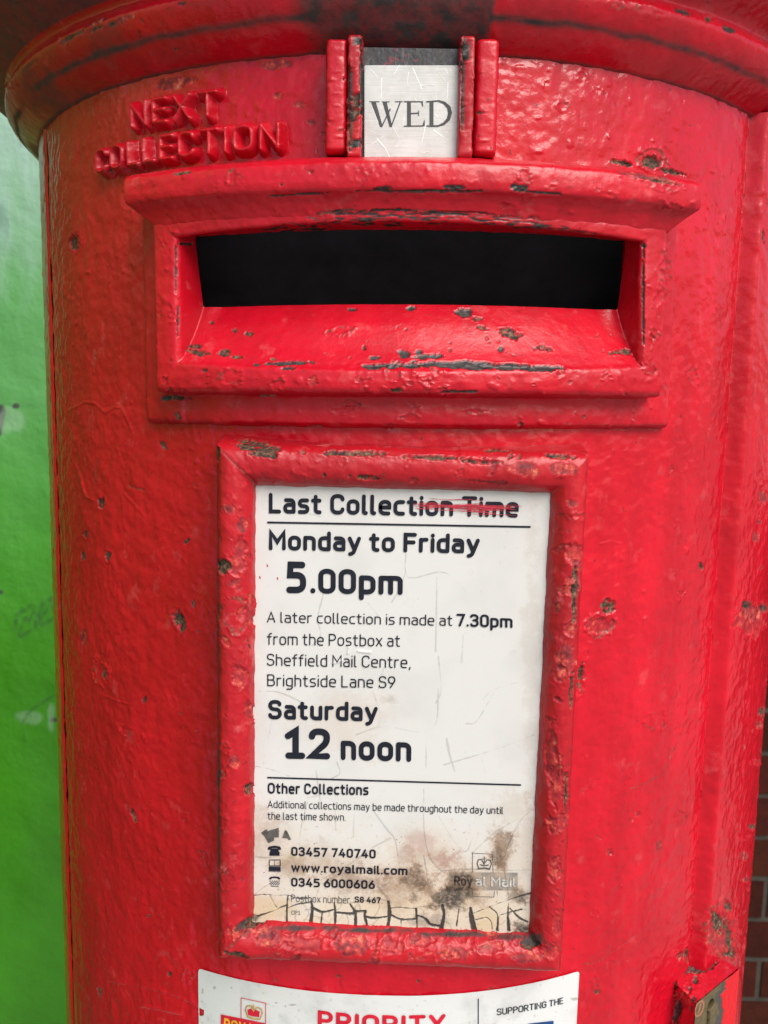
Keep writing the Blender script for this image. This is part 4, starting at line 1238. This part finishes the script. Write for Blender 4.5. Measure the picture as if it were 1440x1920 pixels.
c = c * (1 - sp[:, None]) + sp[:, None] * np.array([0.30, 0.28, 0.26])
for x, y, rx, ry in ((402, 1852, 3, 3), (434, 1852, 2, 2), (518, 1880, 3, 2), (535, 1887, 2, 2), (548, 1884, 8, 2), (1078, 1873, 8, 3), (380, 1858, 2, 6), (560, 1895, 2, 2)):
    e = np.hypot((S2[:, 0] - x) / rx, (S2[:, 1] - y) / ry) + 0.5 * noise(Pf, 600, 2)
    kk = (1 - sstep(0.7, 1.1, e)) * 0.6
    c = c * (1 - kk[:, None]) + kk[:, None] * np.array([0.2, 0.18, 0.15])
gap = (np.abs(S2[:, 0] - 378) < 4 + 2 * noise(Pf, 300, 4)) & (np.abs(S2[:, 1] - 1899) < 6 + 0.4 * (378 - S2[:, 0]))
keep = ~gap.reshape(Sg.shape)[:-1, :-1]
STK_MAT = attr_mat('white_vinyl', 0.35, 'tint')
link('sticker_sheet', Pf, grid_faces(len(s_ar), nv, keep=keep), STK_MAT, STK, attr=np.c_[np.clip(c, 0, 1), np.ones(len(c))], attr_name='tint')
wrapS = lambda q_, lf: cyl(q_[0], q_[1], 0.00115 + lf)


def sp(x, y):
    return np.array(on_cyl(x, y, R + 0.0012))


def poly_on(name, polys, to3, mat, parent):
    V, F = [], []
    for i, pl in enumerate(polys):
        b0 = len(V)
        V += [to3(x, y, i) for x, y in pl]
        F.append(tuple(range(b0, b0 + len(pl))))
    return link(name, V, F, mat, parent, smooth=False)


def strokes_on(name, strokes, to3, mat, parent, caps=True):
    """strokes: (pixel points, width px or widths)"""
    V, F = [], []
    for i, (pts, w) in enumerate(strokes):
        v2, f = ribbon(np.array(pts, float), w, caps=caps)
        b0 = len(V)
        V += [to3(x, y, i) for x, y in v2]
        F += [tuple(b0 + j for j in ff) for ff in f]
    return link(name, V, F, mat, parent, smooth=False)


def stk3(base):
    return lambda x, y, i: cyl(*sp(x, y), 0.0012 + base + 0.000012 * (i % 9))


def dens(pts, n=8):
    pts = np.array(pts, float)
    out = []
    for a, b in zip(pts[:-1], pts[1:]):
        out += [a + (b - a) * q_ for q_ in np.linspace(0, 1, n, endpoint=False)]
    return np.array(out + [pts[-1]])


print_text('lettering', 'PRIORITY', sp(596, 1929), sp(835, 1936), sp(596, 1894), 1.9, RED_INK, STK, wrap=wrapS, track=1.25)
print_text('lettering', 'SUPPORTING THE', sp(932, 1904), sp(1056, 1882), sp(932, 1891.5), 1.35, INK, STK, wrap=wrapS, track=1.0)
strokes_on('ruled_line', [(dens([(897, 1873), (897, 1985)], 10), 1.6)], stk3(0), NAVY_INK, STK)
poly_on('blue_panel', [[(990, 1919.5), (1038, 1914), (1038, 1985), (990, 1992)]], stk3(0), BLUE_INK, STK)
# crest: thin red square with a crown, over a red panel with yellow letters
strokes_on('crest_frame', [(dens([(452, 1909), (452, 1871), (498, 1881), (498, 1921)], 8), 1.3)], stk3(0), RED_INK, STK)
CREST = strokes_on('crown', [([(464, 1905), (460, 1894), (463, 1886), (470, 1886), (474, 1893)], 2.4), ([(488, 1910), (492, 1899), (489, 1891), (482, 1889), (477, 1893)], 2.4),
                            ([(475, 1884), (475, 1896)], 2.0), ([(472, 1887), (478, 1888)], 1.5), ([(464, 1906), (475, 1910), (487, 1911)], 3.0)], stk3(0.00002), GOLD_INK, STK)
poly_on('crown_cap', [[(465, 1903), (464, 1893), (472, 1891), (475, 1898), (479, 1893), (487, 1897), (486, 1907), (475, 1906)]], stk3(0.00001), RED_INK, STK)
poly_on('red_panel', [[(414, 1902), (455, 1910), (498, 1919), (498, 1975), (414, 1958)]], stk3(0), RED_INK, STK)
print_text('lettering', 'ROYAL', sp(420, 1931), sp(488, 1945), sp(420.5, 1908), 1.9, YELLOW_INK, STK, wrap=lambda q_, lf: cyl(q_[0], q_[1], 0.00130 + lf))

# ------------------------------------------------------------------ the collection notice
PLATE = empty('notice_plate', (0, PY + 0.001, zr(-0.146)))
tag(PLATE, 'white printed collection times plate, cracked and stained brown along its bottom', 'notice plate')
ext = 0.0012
lo = np.array([min(ITL[0], IBL[0]) - ext, min(IBL[1], IBR[1]) - ext])
hi = np.array([max(ITR[0], IBR[0]) + ext, max(ITL[1], ITR[1]) + ext])
xs = np.arange(lo[0], hi[0], 0.00026)
zs_ = np.arange(lo[1], hi[1], 0.00026)
Xg, Zg = np.meshgrid(xs, zs_, indexing='ij')
Pf = np.stack([Xg.ravel(), np.full(Xg.size, PY), Zg.ravel()], 1)
S2 = project(Pf)
base = np.array([0.55, 0.548, 0.53])
c = np.tile(base, (len(Pf), 1)) * (1 - 0.06 * sstep(-0.1, 0.5, fbm(Pf, 35, 4, 3)))[:, None]


def blend(msk, col):
    global c
    c = c * (1 - msk[:, None]) + msk[:, None] * np.array(col)


n_big = fbm(Pf, 70, 5, 21, 0.62)
n_mid = fbm(Pf, 190, 4, 22, 0.65)
n_fin = fbm(Pf, 700, 3, 23, 0.6)
# overall beige of the bottom, warm blush in the middle
low = sstep(1500, 1690, S2[:, 1] + 120 * n_big)
blend(sstep(1672, 1700, S2[:, 1] + 14 * n_mid) * np.clip(0.42 + 0.6 * n_big, 0.1, 0.75), (0.56, 0.47, 0.29))
blend(low * np.clip(0.45 + 0.5 * n_mid + 0.3 * n_fin, 0.1, 0.8), (0.54, 0.44, 0.34))


def q4(x, y):
    return 460 + x / 2.5714, 1480 + y / 2.5714


def stain(x, y, rx, ry, a, col, grain=0.6, rot=0):
    X0, Y0 = q4(x, y)
    e = np.hypot((S2[:, 0] - X0) / (rx / 2.5714), (S2[:, 1] - Y0) / (ry / 2.5714)) + 0.75 * n_big + grain * n_mid + 0.5 * n_fin
    col = np.array(col)
    halo = np.array([0.42, 0.28, 0.18])
    blend(0.6 * a * (1 - sstep(0.5, 1.6, e)), halo)
    blend(min(1, 1.15 * a) * (1 - sstep(0.30, 1.10, e)) * np.clip(0.9 + 0.9 * n_fin, 0.35, 1), col * 0.8)


# faded panel of the maker's mark
band = (1 - sstep(-1, 1, np.abs(S2[:, 1] - 1652.5 - 0.012 * (S2[:, 0] - 906)) - 17)) * (1 - sstep(-1, 1, np.abs(S2[:, 0] - 907) - 64))
blend(band * (0.72 + 0.4 * np.clip(n_mid, -0.4, 0.4)).clip(0.35, 0.88), (0.13, 0.13, 0.125))
for st in sorted(((470, -330, 260, 150, 0.16, (0.62, 0.40, 0.24)), (560, 440, 190, 80, 0.55, (0.22, 0.13, 0.085)), (480, 380, 190, 70, 0.30, (0.36, 0.26, 0.19)), (760, 480, 140, 110, 0.45, (0.34, 0.24, 0.16)),
           (830, 450, 90, 90, 0.80, (0.13, 0.085, 0.06)), (890, 470, 60, 70, 0.5, (0.15, 0.09, 0.06)), (820, 520, 50, 40, 0.7, (0.10, 0.07, 0.05)), (1005, 520, 120, 64, 1.0, (0.030, 0.022, 0.018)), (1040, 438, 100, 60, 1.0, (0.045, 0.036, 0.03)),
           (1240, 280, 60, 90, 0.70, (0.17, 0.11, 0.07)), (1220, 310, 40, 60, 0.7, (0.10, 0.065, 0.045)), (1310, 500, 44, 50, 0.75, (0.12, 0.08, 0.055)), (960, 350, 80, 70, 0.45, (0.30, 0.10, 0.085)), (850, 250, 120, 70, 0.32, (0.45, 0.23, 0.19)),
           (900, 320, 140, 90, 0.3, (0.42, 0.30, 0.22)), (1110, 535, 54, 40, 0.55, (0.14, 0.10, 0.07)), (130, 250, 130, 130, 0.40, (0.46, 0.37, 0.27)), (60, 150, 60, 110, 0.30, (0.45, 0.38, 0.30)), (220, 380, 80, 60, 0.45, (0.30, 0.22, 0.15)),
           (220, 310, 60, 40, 0.30, (0.36, 0.36, 0.14)), (330, 330, 140, 80, 0.30, (0.45, 0.35, 0.26)), (690, 540, 160, 60, 0.35, (0.50, 0.38, 0.22)), (100, 570, 110, 70, 0.40, (0.58, 0.42, 0.17)), (1150, 640, 80, 70, 0.40, (0.60, 0.45, 0.18)),
           (1300, 100, 120, 90, 0.22, (0.48, 0.40, 0.30)), (1360, 250, 50, 200, 0.25, (0.45, 0.38, 0.30)), (1120, 440, 160, 90, 0.35, (0.36, 0.29, 0.23)), (760, 320, 60, 60, 0.35, (0.36, 0.26, 0.22)), (640, 400, 80, 40, 0.4, (0.28, 0.18, 0.13)),
           (1345, 690, 60, 44, 1.0, (0.02, 0.018, 0.016)), (40, 620, 26, 22, 0.9, (0.05, 0.04, 0.03)), (900, 640, 110, 34, 0.5, (0.16, 0.14, 0.12)), (700, -430, 40, 24, 0.35, (0.30, 0.30, 0.28)),
           (30, -900, 20, 900, 0.14, (0.4, 0.36, 0.3)), (1380, -700, 40, 900, 0.18, (0.4, 0.36, 0.32))), key=lambda q_: -sum(q_[5])):
    stain(*st)
# mould specks in the stained region
spk = sstep(0.50, 0.66, n_fin + 0.35 * n_mid) * sstep(1500, 1600, S2[:, 1] + 40 * n_big) * 0.75
blend(spk, (0.10, 0.08, 0.065))
spk2 = sstep(0.66, 0.74, fbm(Pf, 420, 2, 77)) * 0.45
blend(spk2, (0.25, 0.24, 0.23))
crk = []


def C4(pts, w):
    crk.append(([q4(x, y) for x, y in pts], w / 2.5714))


def C1(pts, w):
    crk.append(([(380 + x / 1.946, 800 + y / 1.946) for x, y in pts], w / 1.946))


def C2(pts, w):
    crk.append(([(380 + x / 1.946, 1280 + y / 1.946) for x, y in pts], w / 1.946))


for pts, w in (([(40, 513), (90, 508), (145, 512), (205, 512), (240, 525), (300, 527)], 6), ([(300, 525), (420, 548), (520, 545), (620, 530), (680, 535)], 2.5), ([(120, 515), (150, 570)], 4),
               ([(60, 612), (140, 585), (170, 570), (200, 560)], 9), ([(200, 575), (250, 555), (300, 548), (320, 540)], 4), ([(205, 515), (200, 565), (200, 640)], 8), ([(172, 568), (175, 600), (198, 605)], 3),
               ([(318, 540), (322, 580), (315, 640)], 10), ([(318, 570), (370, 592), (430, 580)], 10), ([(430, 595), (520, 600), (525, 590), (578, 588)], 9), ([(428, 548), (432, 590), (432, 652)], 11), ([(505, 555), (530, 600), (530, 658)], 8),
               ([(370, 592), (365, 645)], 5), ([(578, 590), (575, 610), (585, 655)], 7), ([(580, 615), (620, 622), (690, 614)], 7), ([(690, 545), (695, 590), (688, 660)], 15), ([(695, 605), (750, 628), (825, 627)], 10), ([(750, 630), (750, 662)], 4),
               ([(695, 575), (740, 570), (820, 577)], 4), ([(823, 575), (828, 668)], 9), ([(830, 610), (870, 627), (890, 652), (945, 662)], 9), ([(950, 560), (957, 610), (945, 672)], 13), ([(1030, 575), (1018, 660)], 6),
               ([(1085, 575), (1090, 620), (1105, 680)], 16), ([(1095, 600), (1170, 570), (1250, 540), (1380, 500)], 4), ([(1110, 630), (1160, 620), (1185, 640), (1190, 675)], 4), ([(1175, 568), (1215, 605), (1215, 680)], 8),
               ([(1215, 610), (1270, 595), (1330, 580)], 4), ([(1270, 545), (1265, 600), (1270, 680)], 9), ([(1275, 575), (1320, 620), (1360, 640)], 4), ([(615, 100), (680, 190), (720, 240), (735, 320)], 2.2), ([(615, 280), (700, 235)], 1.8),
               ([(860, 0), (862, 200), (890, 330), (950, 400)], 2.2), ([(860, 320), (880, 430), (900, 520), (950, 560)], 3), ([(920, 110), (1000, 240), (1060, 300), (1090, 250)], 2), ([(1385, 95), (1320, 160), (1260, 290), (1250, 390), (1265, 480), (1268, 540)], 3),
               ([(1380, 388), (1260, 390), (1100, 385), (980, 390), (940, 400), (900, 470)], 2.6), ([(1060, 500), (1085, 575)], 3), ([(980, 400), (1060, 500)], 2), ([(885, 450), (815, 510), (815, 560)], 2.4), ([(700, 575), (815, 568), (940, 560), (1085, 572)], 3),
               ([(360, 440), (480, 375), (530, 340), (590, 300)], 2.2), ([(365, 445), (410, 520)], 2.6), ([(340, 520), (365, 450)], 2), ([(640, 470), (680, 520), (690, 545)], 3), ([(700, 410), (690, 450), (640, 480)], 2.4), ([(45, 505), (110, 460), (165, 440)], 2.2),
               ([(50, 325), (110, 330), (170, 320), (210, 300)], 2.4), ([(300, 60), (270, 180), (255, 290)], 2.2), ([(435, 200), (435, 90)], 1.6), ([(520, 230), (525, 100)], 1.4), ([(210, 300), (215, 340), (150, 410)], 1.8), ([(590, 180), (640, 140)], 0),
               ([(300, 40), (350, 30), (360, 0)], 1.6), ([(1090, 310), (1200, 210), (1300, 150)], 1.4)):
    if w:
        C4(pts, w)
for pts, w in (([(440, 610), (420, 700), (430, 760), (400, 800)], 1.6), ([(745, 420), (740, 530), (770, 552), (880, 532), (960, 600)], 1.5), ([(855, 550), (852, 700), (850, 820)], 1.5), ([(690, 640), (720, 590), (740, 530)], 1.4),
               ([(205, 965), (280, 970), (370, 1010)], 1.5), ([(1020, 1000), (1060, 960), (1160, 930)], 1.6), ([(330, 300), (430, 330)], 1.0), ([(950, 760), (945, 860)], 1.0), ([(600, 640), (640, 690)], 1.0), ([(660, 880), (640, 960)], 1.2), ([(860, 840), (870, 960), (850, 1010)], 1.4)):
    C1(pts, w)
for pts, w in (([(815, 200), (815, 310)], 1.6), ([(890, 205), (900, 260), (920, 325)], 1.6), ([(1210, 190), (1080, 240), (880, 300)], 1.4), ([(860, 20), (850, 150), (790, 180), (660, 160), (560, 190)], 1.6), ([(195, 305), (260, 320), (340, 350)], 2.0),
               ([(350, 240), (345, 340)], 1.6), ([(620, 30), (650, 120), (640, 160)], 1.4), ([(1060, 40), (1000, 140), (960, 150)], 1.6), ([(410, 300), (430, 440)], 1.4), ([(490, 290), (500, 330), (470, 350)], 2.2), ([(1020, 280), (1030, 330)], 1.2), ([(260, 100), (240, 200), (220, 300)], 1.2)):
    C2(pts, w)
q = np.random.default_rng(44)
for i in range(46):
    x0, y0 = q.uniform(40, 1360), q.uniform(470, 660)
    a0 = q.choice([0.1, 1.5, 0.8, 2.4]) + q.normal() * 0.3
    ln = q.uniform(25, 90)
    C4([(x0, y0), (x0 + ln * 0.5 * math.cos(a0) + q.normal() * 5, y0 + ln * 0.5 * math.sin(a0)), (x0 + ln * math.cos(a0 + 0.3), min(675, y0 + ln * math.sin(a0 + 0.3)))], q.uniform(1.5, 3.2))
crack = np.zeros(len(Pf))


def smooth_line(pts, n=6):
    p_ = np.array(pts, float)
    if len(p_) < 3:
        return p_
    q_ = np.vstack([2 * p_[0] - p_[1], p_, 2 * p_[-1] - p_[-2]])
    out = []
    for i in range(1, len(q_) - 2):
        for t_ in np.linspace(0, 1, n, endpoint=False):
            a, b, c_, d = q_[i - 1], q_[i], q_[i + 1], q_[i + 2]
            out.append(0.5 * (2 * b + (c_ - a) * t_ + (2 * a - 5 * b + 4 * c_ - d) * t_ ** 2 + (3 * b - a - 3 * c_ + d) * t_ ** 3))
    return np.array(out + [p_[-1]])


wv = 0.7 * noise(Pf, 480, 31) + 0.5 * noise(Pf, 160, 32)
wv = wv * 1.6 + 3.0 * noise(Pf, 55, 33)
for pts, w in crk:
    dd = seg_dist(S2, smooth_line(pts), pad=w + 8, warp=wv)
    a_ = 1.0 if w > 1.3 else 0.05 + 0.30 * w
    wid = max(w * (0.54 if w > 2 else 0.5), 0.55)
    if w > 2:
        wid = wid * np.clip(0.75 + 0.5 * (S2[:, 1] - 1690) / 40 + 1.2 * noise(Pf, 130, 35), 0.4, 1.7)
    crack = np.maximum(crack, a_ * (1 - sstep(0, 1, (dd - wid * 0.75) / (0.25 * wid + 0.7))))
blend(np.exp(-((crack - 0.12) / 0.1) ** 2) * (S2[:, 1] > 1670) * 0.25, (0.62, 0.55, 0.44))
blend(crack * 0.95, (0.022, 0.020, 0.019))
dy = 0.0005 * sstep(0.75, 1.0, crack) - 0.00010 * fbm(Pf, 40, 2, 5)
# raised torn flake in the middle of the address
for X0, Y0, a0, ln in ((652, 1225, 78, 12), (672, 1221, -6, 22), (640, 1238, 200, 16)):
    e = seg_dist(S2, [(X0, Y0), (X0 + ln * math.cos(math.radians(a0)), Y0 - ln * math.sin(math.radians(a0)))])
    kk = np.exp(-(e / 2.6) ** 2)
    dy -= 0.0004 * kk
    blend(kk * 0.25, (0.60, 0.60, 0.59))
Pf[:, 1] += dy
bvv, bff = box_mesh(lo[0], hi[0], PY + 0.0006, PY + 0.0018, lo[1], hi[1])
PL_MAT = attr_mat('notice_enamel', 0.30, 'tint', 0.00006)
link('plate_sheet', Pf, grid_faces(len(xs), len(zs_)), PL_MAT, PLATE, attr=np.c_[np.clip(c, 0, 1), np.ones(len(c))], attr_name='tint')
pp = lambda x, y: on_plane(x, y, PY - 0.0003)


def pl3(base):
    return lambda x, y, i: on_plane(x, y, PY - 0.0003) + np.array([0, -base - 0.000012 * (i % 9), 0])


def line(txt, x0, y0, x1, y1, cap, w, mat=INK, track=1.0, dx=0.0):
    print_text('lettering', txt, pp(x0, y0), pp(x1, y1), pp(x0 + dx, y0 - cap), w, mat, PLATE, track=track)


line('Last Collection Time', 504, 962.5, 972, 970.5, 38.5, 1.94)
line('Monday to Friday', 504, 1031.5, 899, 1038, 37.0, 1.99)
line('5', 537, 1112, 574, 1112.6, 59.5, 2.09)
line('.00pm', 582, 1112.8, 755, 1115.5, 47.0, 1.99)
line('A later collection is made at', 500.5, 1167, 848, 1173.5, 20.5, 1.02, track=1.15)
line('7.30pm', 856, 1174.5, 961, 1177.5, 24.0, 1.75, track=0.9)
line('from the Postbox at', 501, 1209, 750, 1212.6, 22.5, 1.02, track=1.15)
line('Sheffield Mail Centre,', 500.5, 1248, 770, 1253, 22.5, 1.02, track=1.15)
line('Brightside Lane S9', 501, 1286.5, 741, 1290.5, 22.5, 1.02, track=1.15)
line('Saturday', 503, 1348.5, 708, 1353, 36.5, 1.99)
line('12', 534, 1422.5, 619, 1424, 58.0, 2.09)
line('noon', 639, 1425, 771, 1428.5, 48.0, 2.04)
line('Other Collections', 502, 1488, 691, 1491.2, 20.5, 1.89)
line('Additional collections may be made throughout the day until', 502, 1514.5, 943.5, 1526.5, 14.0, 1.12, track=1.1)
line('the last time shown.', 502, 1536.5, 648, 1539, 14.0, 1.12, track=1.1)
line('03457 740740', 546, 1604.5, 704.5, 1609.8, 17.0, 1.94)
line('www.royalmail.com', 546, 1634.5, 764, 1641, 16.5, 1.89)
line('0345 6000606', 546, 1662, 703, 1667, 16.5, 1.94)
line('Postbox number', 546, 1691, 656, 1694, 14.0, 1.0, GREY_INK, 1.1)
line('S8 467', 665, 1692, 714, 1694, 11.5, 1.85)
line('CP1', 546.5, 1714.8, 563.5, 1715.2, 7.5, 1.2, GREY_INK)
line('Roy', 852, 1660.5, 886, 1661.3, 18.5, 1.6, plain('mouldy_print', (0.035, 0.028, 0.024), 0.5, vary=0.6, scale=500))
line('al Mail', 891, 1661.5, 967, 1663.2, 18.5, 1.6, plain('pale_faded_print', (0.42, 0.41, 0.39), 0.5, vary=0.4, scale=400))
strokes_on('ruled_line', [([(501, 979.5), (995, 988)], 3.6)], pl3(0), INK, PLATE, caps=False)
strokes_on('ruled_line', [([(501, 1458), (977, 1472)], 3.0)], pl3(0), INK, PLATE, caps=False)


def c6(pts):
    return [(480 + x / 5.143, 1540 + y / 5.143) for x, y in pts]


poly_on('torn_arrow', [c6([(50, 110), (85, 85), (110, 75), (110, 95), (220, 62), (220, 155), (175, 155), (175, 185), (120, 210), (85, 150)]),
                       c6([(280, 82), (300, 95), (318, 130), (330, 160), (305, 165), (252, 160)]), c6([(305, 168), (330, 160), (342, 172), (318, 182)])], pl3(0), GREY_INK, PLATE)
poly_on('telephone_symbol', [c6([(112, 262), (125, 243), (180, 234), (232, 243), (243, 264), (238, 276), (215, 276), (208, 258), (152, 258), (146, 276), (116, 274)]),
                             c6([(150, 262), (208, 262), (228, 300), (228, 332), (130, 332), (130, 300)])], pl3(0.00001), INK, PLATE)
strokes_on('laptop_symbol', [(c6([(128, 372), (234, 372), (234, 430), (128, 430), (128, 372)]), 1.5), (c6([(180, 372), (180, 430)]), 0.7),
                             (c6([(124, 456), (238, 458)]), 7.5), (c6([(122, 480), (240, 482)]), 1.2)], pl3(0.00001), INK, PLATE, caps=False)
keys = []
for r_ in range(4):
    for k_ in range(5 - r_ % 2):
        cx_, cy_ = 136 + k_ * 22 + (11 if r_ % 2 else 0), 575 + r_ * 12
        keys.append(c6([(cx_ - 6, cy_ - 4), (cx_ + 6, cy_ - 4), (cx_ + 6, cy_ + 4), (cx_ - 6, cy_ + 4)]))
poly_on('textphone_symbol', [c6([(125, 552), (138, 536), (180, 530), (222, 536), (236, 552), (232, 560), (212, 560), (206, 548), (154, 548), (148, 560), (128, 560)]),
                             c6([(145, 622), (215, 624), (215, 630), (145, 628)])] + keys, pl3(0.00001), INK, PLATE)
c2p = lambda pts: [(380 + x / 1.946, 1280 + y / 1.946) for x, y in pts]
strokes_on('crest_frame', [(c2p([(985, 692), (985, 622), (1058, 626), (1060, 692)]), 0.9), (c2p([(985, 762), (985, 780), (1063, 782), (1065, 762)]), 0.9)], pl3(0), GREY_INK, PLATE)
strokes_on('crown_symbol', [(c2p([(1008, 680), (1002, 660), (1006, 646), (1018, 645), (1026, 660)]), 1.8), (c2p([(1046, 682), (1054, 662), (1050, 648), (1038, 646), (1028, 660)]), 1.8),
                            (c2p([(1028, 636), (1028, 664)]), 1.4), (c2p([(1022, 643), (1034, 643)]), 1.0), (c2p([(1008, 678), (1028, 676), (1047, 680)]), 2.6), (c2p([(1014, 664), (1028, 668), (1042, 665)]), 2.0)], pl3(0.00001), GREY_INK, PLATE)
q = np.random.default_rng(90)
sm = []
for i in range(46):
    x0 = q.uniform(772, 920)
    ln = q.uniform(20, 110)
    y0 = 946 + (x0 - 772) * 0.035 + q.normal() * 4.6
    x1 = min(x0 + ln, 978)
    n_ = 12
    xx = np.linspace(x0, x1, n_)
    yy = y0 + (xx - x0) * 0.03 + 0.8 * np.sin(xx * 0.08 + i) + q.normal(size=n_) * 0.25
    ww = np.clip(q.uniform(0.4, 1.5) * (0.5 + q.random(n_)), 0.3, 2.6) * np.sin(np.linspace(0.3, 2.9, n_))
    sm.append((np.stack([xx, yy], 1), np.maximum(ww, 0.2)))
sm.append((np.array([(845, 948), (880, 947), (920, 951), (965, 955)]), np.array([1.2, 3.4, 2.6, 0.8])))
sm.append((np.array([(858, 957), (900, 960), (930, 962)]), np.array([0.6, 1.8, 0.8])))
for x, y in ((487, 1081), (501, 1059), (520, 1083)):
    strokes_on('paint_spot', [(np.array([(x, y), (x + 1, y + 3)]), 2.0)], pl3(0.00003), SMEAR, PLATE)
# smear lies over the print, each streak on its own level
V, F = [], []
for i, (pts, w) in enumerate(sm):
    v2, f = ribbon(np.array(pts, float), w)
    b0 = len(V)
    V += [on_plane(x, y, PY - 0.0003) + np.array([0, -0.00016 - 0.000008 * i, 0]) for x, y in v2]
    F += [tuple(b0 + j for j in ff) for ff in f]
tag(link('paint_smear', V, F, SMEAR, PLATE, smooth=False), 'streaky red paint smear across the heading')

# ------------------------------------------------------------------ the day tablet
TAB = empty('day_tablet', (0, -0.2495, zr(0.119)))
tag(TAB, 'pale brushed metal tablet engraved WED, held between the runners above the slot', 'day tablet')
m, t, p = new_mat('brushed_metal')
k = NB(t)
a1 = k.noise(60, 5, 0.7, (1, 1, 22))
a2 = k.noise(40, 4, 0.6, (0.6, 1, 40))
c = k.mix(k.ramp(a1, [(0.3, 0.0), (0.7, 1.0)]), (0.39, 0.39, 0.37), (0.51, 0.515, 0.49))
blo = k.ramp(k.noise(70, 4, 0.6), [(0.35, 0.0), (0.65, 1.0)])
c = k.mix(k.math('MULTIPLY', blo, 0.35), c, (0.72, 0.72, 0.70))
c = k.mix(k.math('MULTIPLY', k.ramp(k.noise(120, 5, 0.7), [(0.50, 0.0), (0.72, 1.0)]), 0.45), c, (0.34, 0.32, 0.27))
k.l(c, p.inputs['Base Color'])
p.inputs['Metallic'].default_value = 0.25
p.inputs['Roughness'].default_value = 0.38
k.l(k.bump(a2, 0.3, 0.0002), p.inputs['Normal'])
TY = -0.2500
tl, tr_, bl_, brr = [on_plane(x, y, TY) for x, y in ((683, 122), (861, 122), (683, 308), (859, 310))]
bm = bmesh.new()
vs_ = [bm.verts.new((a[0], TY + dyy, a[2])) for dyy in (0, 0.0018) for a in (tl, tr_, brr, bl_)]
for ff in ((3, 2, 1, 0), (4, 5, 6, 7), (0, 1, 5, 4), (1, 2, 6, 5), (2, 3, 7, 6), (3, 0, 4, 7)):
    bm.faces.new([vs_[i] for i in ff])
bmesh.ops.recalc_face_normals(bm, faces=bm.faces)
bmesh.ops.bevel(bm, geom=list(bm.edges), offset=0.0003, segments=2, affect='EDGES')
me = bpy.data.meshes.new('plate')
bm.to_mesh(me)
bm.free()
me.materials.append(m)
o = bpy.data.objects.new('plate', me)
COL.objects.link(o)
o.parent = TAB
o.matrix_parent_inverse = Matrix.Translation(-TAB.location)
w5 = lambda x, y: (580 + x / 3.789, 40 + y / 3.789)
wed = [  # (points in the enlarged crop, widths)
    ([(455, 572), (512, 750)], [34, 20]), ([(576, 620), (512, 752)], [9, 9]), ([(535, 575), (580, 750)], [30, 20]), ([(645, 575), (580, 752)], [10, 9]),
    ([(426, 571), (498, 571)], 7), ([(515, 572), (570, 572)], 7), ([(608, 571), (662, 571)], 7),
    ([(708, 570), (708, 744)], 28), ([(672, 571), (808, 571)], 8), ([(672, 745), (812, 743)], 8), ([(712, 656), (778, 652)], 9), ([(800, 573), (806, 606)], [14, 4]), ([(776, 634), (776, 672)], [6, 6]), ([(812, 742), (818, 700)], [18, 3]),
    ([(868, 570), (868, 742)], 28), ([(830, 571), (900, 567)], 8), ([(830, 744), (900, 745)], 8),
    ([(870, 568), (920, 565), (960, 580), (990, 610), (1000, 650), (988, 695), (955, 728), (915, 743), (868, 744)], [8, 10, 18, 25, 27, 24, 17, 10, 8])]
strokes_on('engraved_lettering', [([w5(x, y) for x, y in pts], np.array(w) / 3.789) for pts, w in wed],
           lambda x, y, i: on_plane(x, y, TY - 0.00005) + np.array([0, -0.000012 * (i % 20), 0]), ENGRAVE, TAB, caps=False)
# scratches
q = np.random.default_rng(6)
scr = [([(735, 330), (800, 480)], 5), ([(705, 360), (695, 440), (705, 450)], 3), ([(480, 830), (540, 900), (580, 985)], 7), ([(880, 770), (965, 830)], 5), ([(960, 330), (985, 370)], 4), ([(420, 320), (490, 400)], 3), ([(450, 620), (490, 720)], 4), ([(515, 400), (512, 540)], 4),
       ([(590, 740), (640, 830)], 3), ([(830, 720), (800, 860)], 3), ([(985, 430), (980, 550)], 3), ([(640, 310), (600, 380)], 3)]
for i in range(26):
    x0, y0 = q.uniform(410, 1040), q.uniform(320, 970)
    a0, ln = q.uniform(-0.6, 0.6) + (0 if i % 3 else 1.2), q.uniform(20, 110)
    scr.append(([(x0, y0), (min(1055, x0 + ln * math.cos(a0)), min(985, y0 + ln * math.sin(a0)))], q.uniform(1.2, 2.6)))
strokes_on('scratches', [([w5(x, y) for x, y in pts], w / 3.789) for pts, w in scr],
           lambda x, y, i: on_plane(x, y, TY - 0.00004) + np.array([0, -0.000003 * i, 0]), plain('bright_scratch', (0.80, 0.80, 0.77), 0.3, 0.3), TAB, caps=False)
